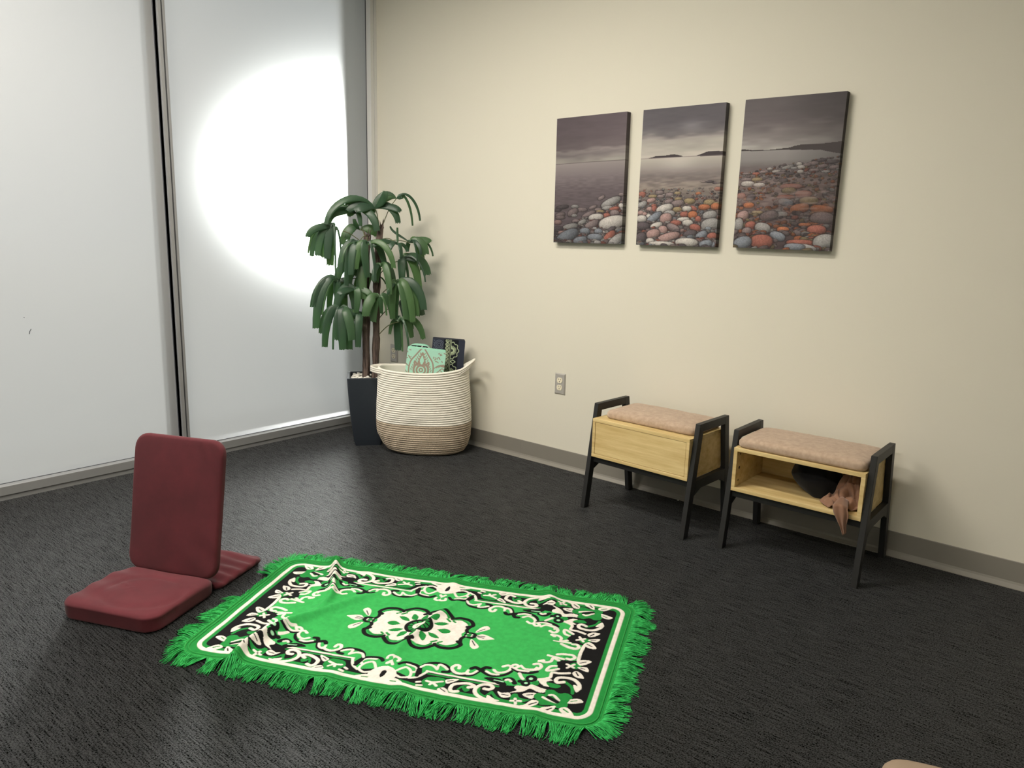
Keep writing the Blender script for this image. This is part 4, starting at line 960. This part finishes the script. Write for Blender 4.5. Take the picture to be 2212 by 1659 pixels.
def build_palm():
    t = empty('potted_palm', PC); tag(t, 'tall lady palm with two brown trunks in a tapered black square planter', 'plant')
    ang = math.atan2(PR.y, PR.x)
    def sq(wd, z, r=0.012): return [(x * math.cos(ang) - y * math.sin(ang), x * math.sin(ang) + y * math.cos(ang), z) for x, y in rrect(wd, wd, r, 3)]
    rings = []
    for k in range(13):
        s = k / 12; rings.append(sq(2 * pot_half(0.405 * s), 0.405 * s))
    top = 0.234
    rings += [sq(top, 0.4055), sq(top - 0.004, 0.4075), sq(top - 0.030, 0.4075), sq(top - 0.034, 0.405), sq(top - 0.040, 0.375)]
    V, F = loft(rings, True, False); mesh('planter', V, F, M['pot'], t)
    bm = bmesh.new(); ps = [bm.verts.new((x, y, 0.381 + 0.006 * mnoise.noise(Vector((x * 20, y * 20, 0))))) for x, y, z in sq(top - 0.038, 0)]; bm.faces.new(ps); bmobj('soil', bm, M['soil'], t)
    # trunks with shaggy sheath fibre
    tr = [[(-0.007, -0.009, 0.375), (-0.007, -0.009, 0.42), (-0.006, -0.007, 0.567), (-0.002, -0.003, 0.739), (-0.003, -0.004, 0.922), (0.0, 0.0, 1.061), (0.005, 0.007, 1.205)],
          [(0.028, 0.034, 0.375), (0.028, 0.034, 0.436), (0.031, 0.038, 0.603), (0.033, 0.041, 0.782), (0.038, 0.047, 0.958), (0.044, 0.054, 1.132), (0.053, 0.066, 1.262)]]
    for k, pts in enumerate(tr):
        P = catmull(pts, 9); rings = []; ns = 18
        for i, p in enumerate(P):
            row = []
            for j in range(ns):
                a = 2 * math.pi * j / ns; f = 0.0185 * (1 + 0.30 * mnoise.noise(Vector((math.cos(a) * 1.4, math.sin(a) * 1.4, p[2] * 9 + 5 * k))) + 0.16 * math.sin(5 * a + p[2] * 6)); f *= 1.0 - 0.10 * i / len(P) + (0.12 if int(p[2] * 11 + k) % 2 else 0)
                row.append((p[0] + f * math.cos(a), p[1] + f * math.sin(a), p[2] + (0.012 * math.sin(3 * a + k) if i == len(P) - 1 else 0)))
            rings.append(row)
        V, F = loft(rings); tk = mesh('trunk', V, F, M['bark'], t, True)
        rnd = random.Random(k + 2)
        for q in range(9):   # torn sheath tips and loose fibres
            i = rnd.randrange(6, len(P)) if q > 4 else len(P) - 1; p = Vector(P[i]); a = rnd.uniform(0, 2 * math.pi); d = Vector((math.cos(a), math.sin(a), 0))
            L = rnd.uniform(0.02, 0.045); tube('sheath_tip', [p + d * 0.010 - Vector((0, 0, 0.02)), p + d * 0.013 + Vector((0, 0, L * 0.4)), p + d * (0.013 + 0.4 * L * rnd.random()) + Vector((0, 0, L))], [0.0042, 0.003, 0.0006], M['bark'], tk, 5)
    rnd = random.Random(12); view = Vector((0.776, -0.631, 0.05))
    for fi, line in enumerate(FR):
        ti, at, hub, tips = line.split('|'); at = Vector([float(v) / 1000 for v in at.split(',')]); hub = Vector([float(v) / 1000 for v in hub.split(',')])
        tips = [Vector([float(v) / 1000 for v in q.split(',')]) for q in tips.split(';')]
        # start on the trunk axis at the height of the attachment
        P = catmull(tr[int(ti)], 9); kk = int(np.argmin(abs(P[:, 2] - (at.z - 0.02)))); st = Vector(P[kk]); at = Vector((at.x * 0.5 + st.x * 0.5, at.y * 0.5 + st.y * 0.5, at.z))
        mid = (at + hub) / 2 + Vector((0, 0, 0.02))
        fr = tube('frond', [tuple(p) for p in catmull([tuple(st), tuple(at), tuple(mid), tuple(hub)], 4)], 0.0026, M['petiole'], t, 6)
        for li, tip in enumerate(tips):
            d = tip - hub; L = d.length; lat = Vector((d.x, d.y, 0)); dep = PV * rnd.uniform(-0.07, 0.05); 
            out = lat + dep * 1.2
            if out.length < 0.03: out = (out + PV * -0.03 + PR * rnd.uniform(-0.03, 0.03))
            tip2 = tip + dep
            rise = 0.16 * L + (0.22 * L if d.z < -0.05 else 0.06 * L)
            c1 = hub + out * 0.30 + Vector((0, 0, rise)); c2 = hub + out * 0.92 + Vector((0, 0, d.z * 0.35 + rise * 0.7))
            ns = 12; spine = []
            for s in range(ns + 1):
                u = s / ns; spine.append(hub * (1 - u) ** 3 + c1 * 3 * u * (1 - u) ** 2 + c2 * 3 * u * u * (1 - u) + tip2 * u ** 3)
            wmax = rnd.uniform(0.032, 0.054) * (0.55 if L < 0.09 else 1.0); thin = rnd.random() < 0.14
            if thin: wmax *= 0.3
            nrm0 = (view * rnd.uniform(0.8, 1.2) + Vector((0, 0, rnd.uniform(0.1, 0.5))) + PR * rnd.uniform(-0.35, 0.35)).normalized(); rows = []
            for s in range(ns + 1):
                u = s / ns; tg = (spine[min(s + 1, ns)] - spine[max(s - 1, 0)]).normalized(); wd = tg.cross(nrm0)
                if wd.length < 0.15: wd = tg.cross(Vector((0, 0, 1)) + PR * 0.4)
                wd.normalize(); nr = wd.cross(tg).normalized(); w = wmax * (min(1, (u / 0.42)) ** 0.75) * (1 - 0.30 * max(0, (u - 0.7) / 0.3)) + 0.0016
                row = []
                for q in range(7):
                    x = q / 6 - 0.5; zig = (0.0042 if q % 2 else -0.0022) * min(1, w / 0.03) - 0.10 * w * (2 * abs(x)) ** 1.5
                    e = tg * (0.006 * (-1) ** q * rnd.random()) if s == ns and not thin else Vector((0, 0, 0))
                    row.append(tuple(spine[s] + wd * (x * w) + nr * zig + e))
                rows.append(row)
            V = [p for r_ in rows for p in r_]; F = [(s * 7 + q, s * 7 + q + 1, (s + 1) * 7 + q + 1, (s + 1) * 7 + q) for s in range(ns) for q in range(6)]
            mesh('leaflet', V, F, M['leaf'], fr, True)
    # white stones on the soil
    bm = bmesh.new(); bmesh.ops.create_icosphere(bm, subdivisions=2, radius=1.0)
    for v in bm.verts: v.co *= 1 + 0.16 * mnoise.noise(v.co * 1.3)
    me = bpy.data.meshes.new('pebble'); bm.to_mesh(me); bm.free(); me.materials.append(M['pebble']); me.shade_smooth()
    rnd = random.Random(5); n = 0; placed = []
    while n < 46:
        x, y = rnd.uniform(-0.086, 0.086), rnd.uniform(-0.086, 0.086); r_ = rnd.uniform(0.009, 0.014)
        w = Vector((x * math.cos(ang) - y * math.sin(ang), x * math.sin(ang) + y * math.cos(ang), 0))
        if (w - Vector((-0.007, -0.009, 0))).length < 0.026 or (w - Vector((0.028, 0.034, 0))).length < 0.026: n += 0.2; continue
        lay = sum(1 for q in placed if (q - w).length < 0.016)
        if lay > 1: n += 0.05; continue
        placed.append(w); o = bpy.data.objects.new('white_pebble', me); link(o); o.location = PC + w + Vector((0, 0, 0.389 + 0.010 * lay)); o.scale = (r_ * 1.25, r_, r_ * 0.72); o.rotation_euler = (rnd.uniform(-0.4, 0.4), rnd.uniform(-0.4, 0.4), rnd.uniform(0, 6))
        tag(o, 'small white pebble on the soil of the black planter', 'pebble', 'white pebbles in the planter'); n += 1
build_palm()

# ------------------------------------------------------------------ floor cushion at the frame edge, speck of lint
def build_cushion():
    def wr(x, y, z, h): return (x, y, z + (0.004 * mnoise.noise(Vector((x * 8, y * 8, 5))) if z > 0.5 * h else 0))
    c = slab('floor_cushion', 0.42, 0.42, 0.07, 0.05, 0.028, M['taupe2'], None, dome=0.012, disp=wr, step=0.02, rings_in=10)
    a = R(18); ex, ey = Vector((math.cos(a), math.sin(a), 0)), Vector((-math.sin(a), math.cos(a), 0))
    corner = Vector((3.480, -1.418, 0)); c.location = corner + ex * 0.21 - ey * 0.21; c.rotation_euler = (0, 0, a)
    tag(c, 'taupe floor cushion on the dark carpet, only its rounded corner in view', 'cushion')
build_cushion()
def build_lint():
    bm = bmesh.new(); bmesh.ops.create_icosphere(bm, subdivisions=2, radius=0.0045)
    for v in bm.verts: v.co *= 1 + 0.5 * mnoise.noise(v.co * 400); v.co.z *= 0.5
    o = bmobj('lint_scrap', bm, M['lint'], None, True); o.location = (2.222, -0.028, 0.0028); tag(o, 'tiny white scrap of lint on the carpet under the closed bench', 'scrap')
build_lint()
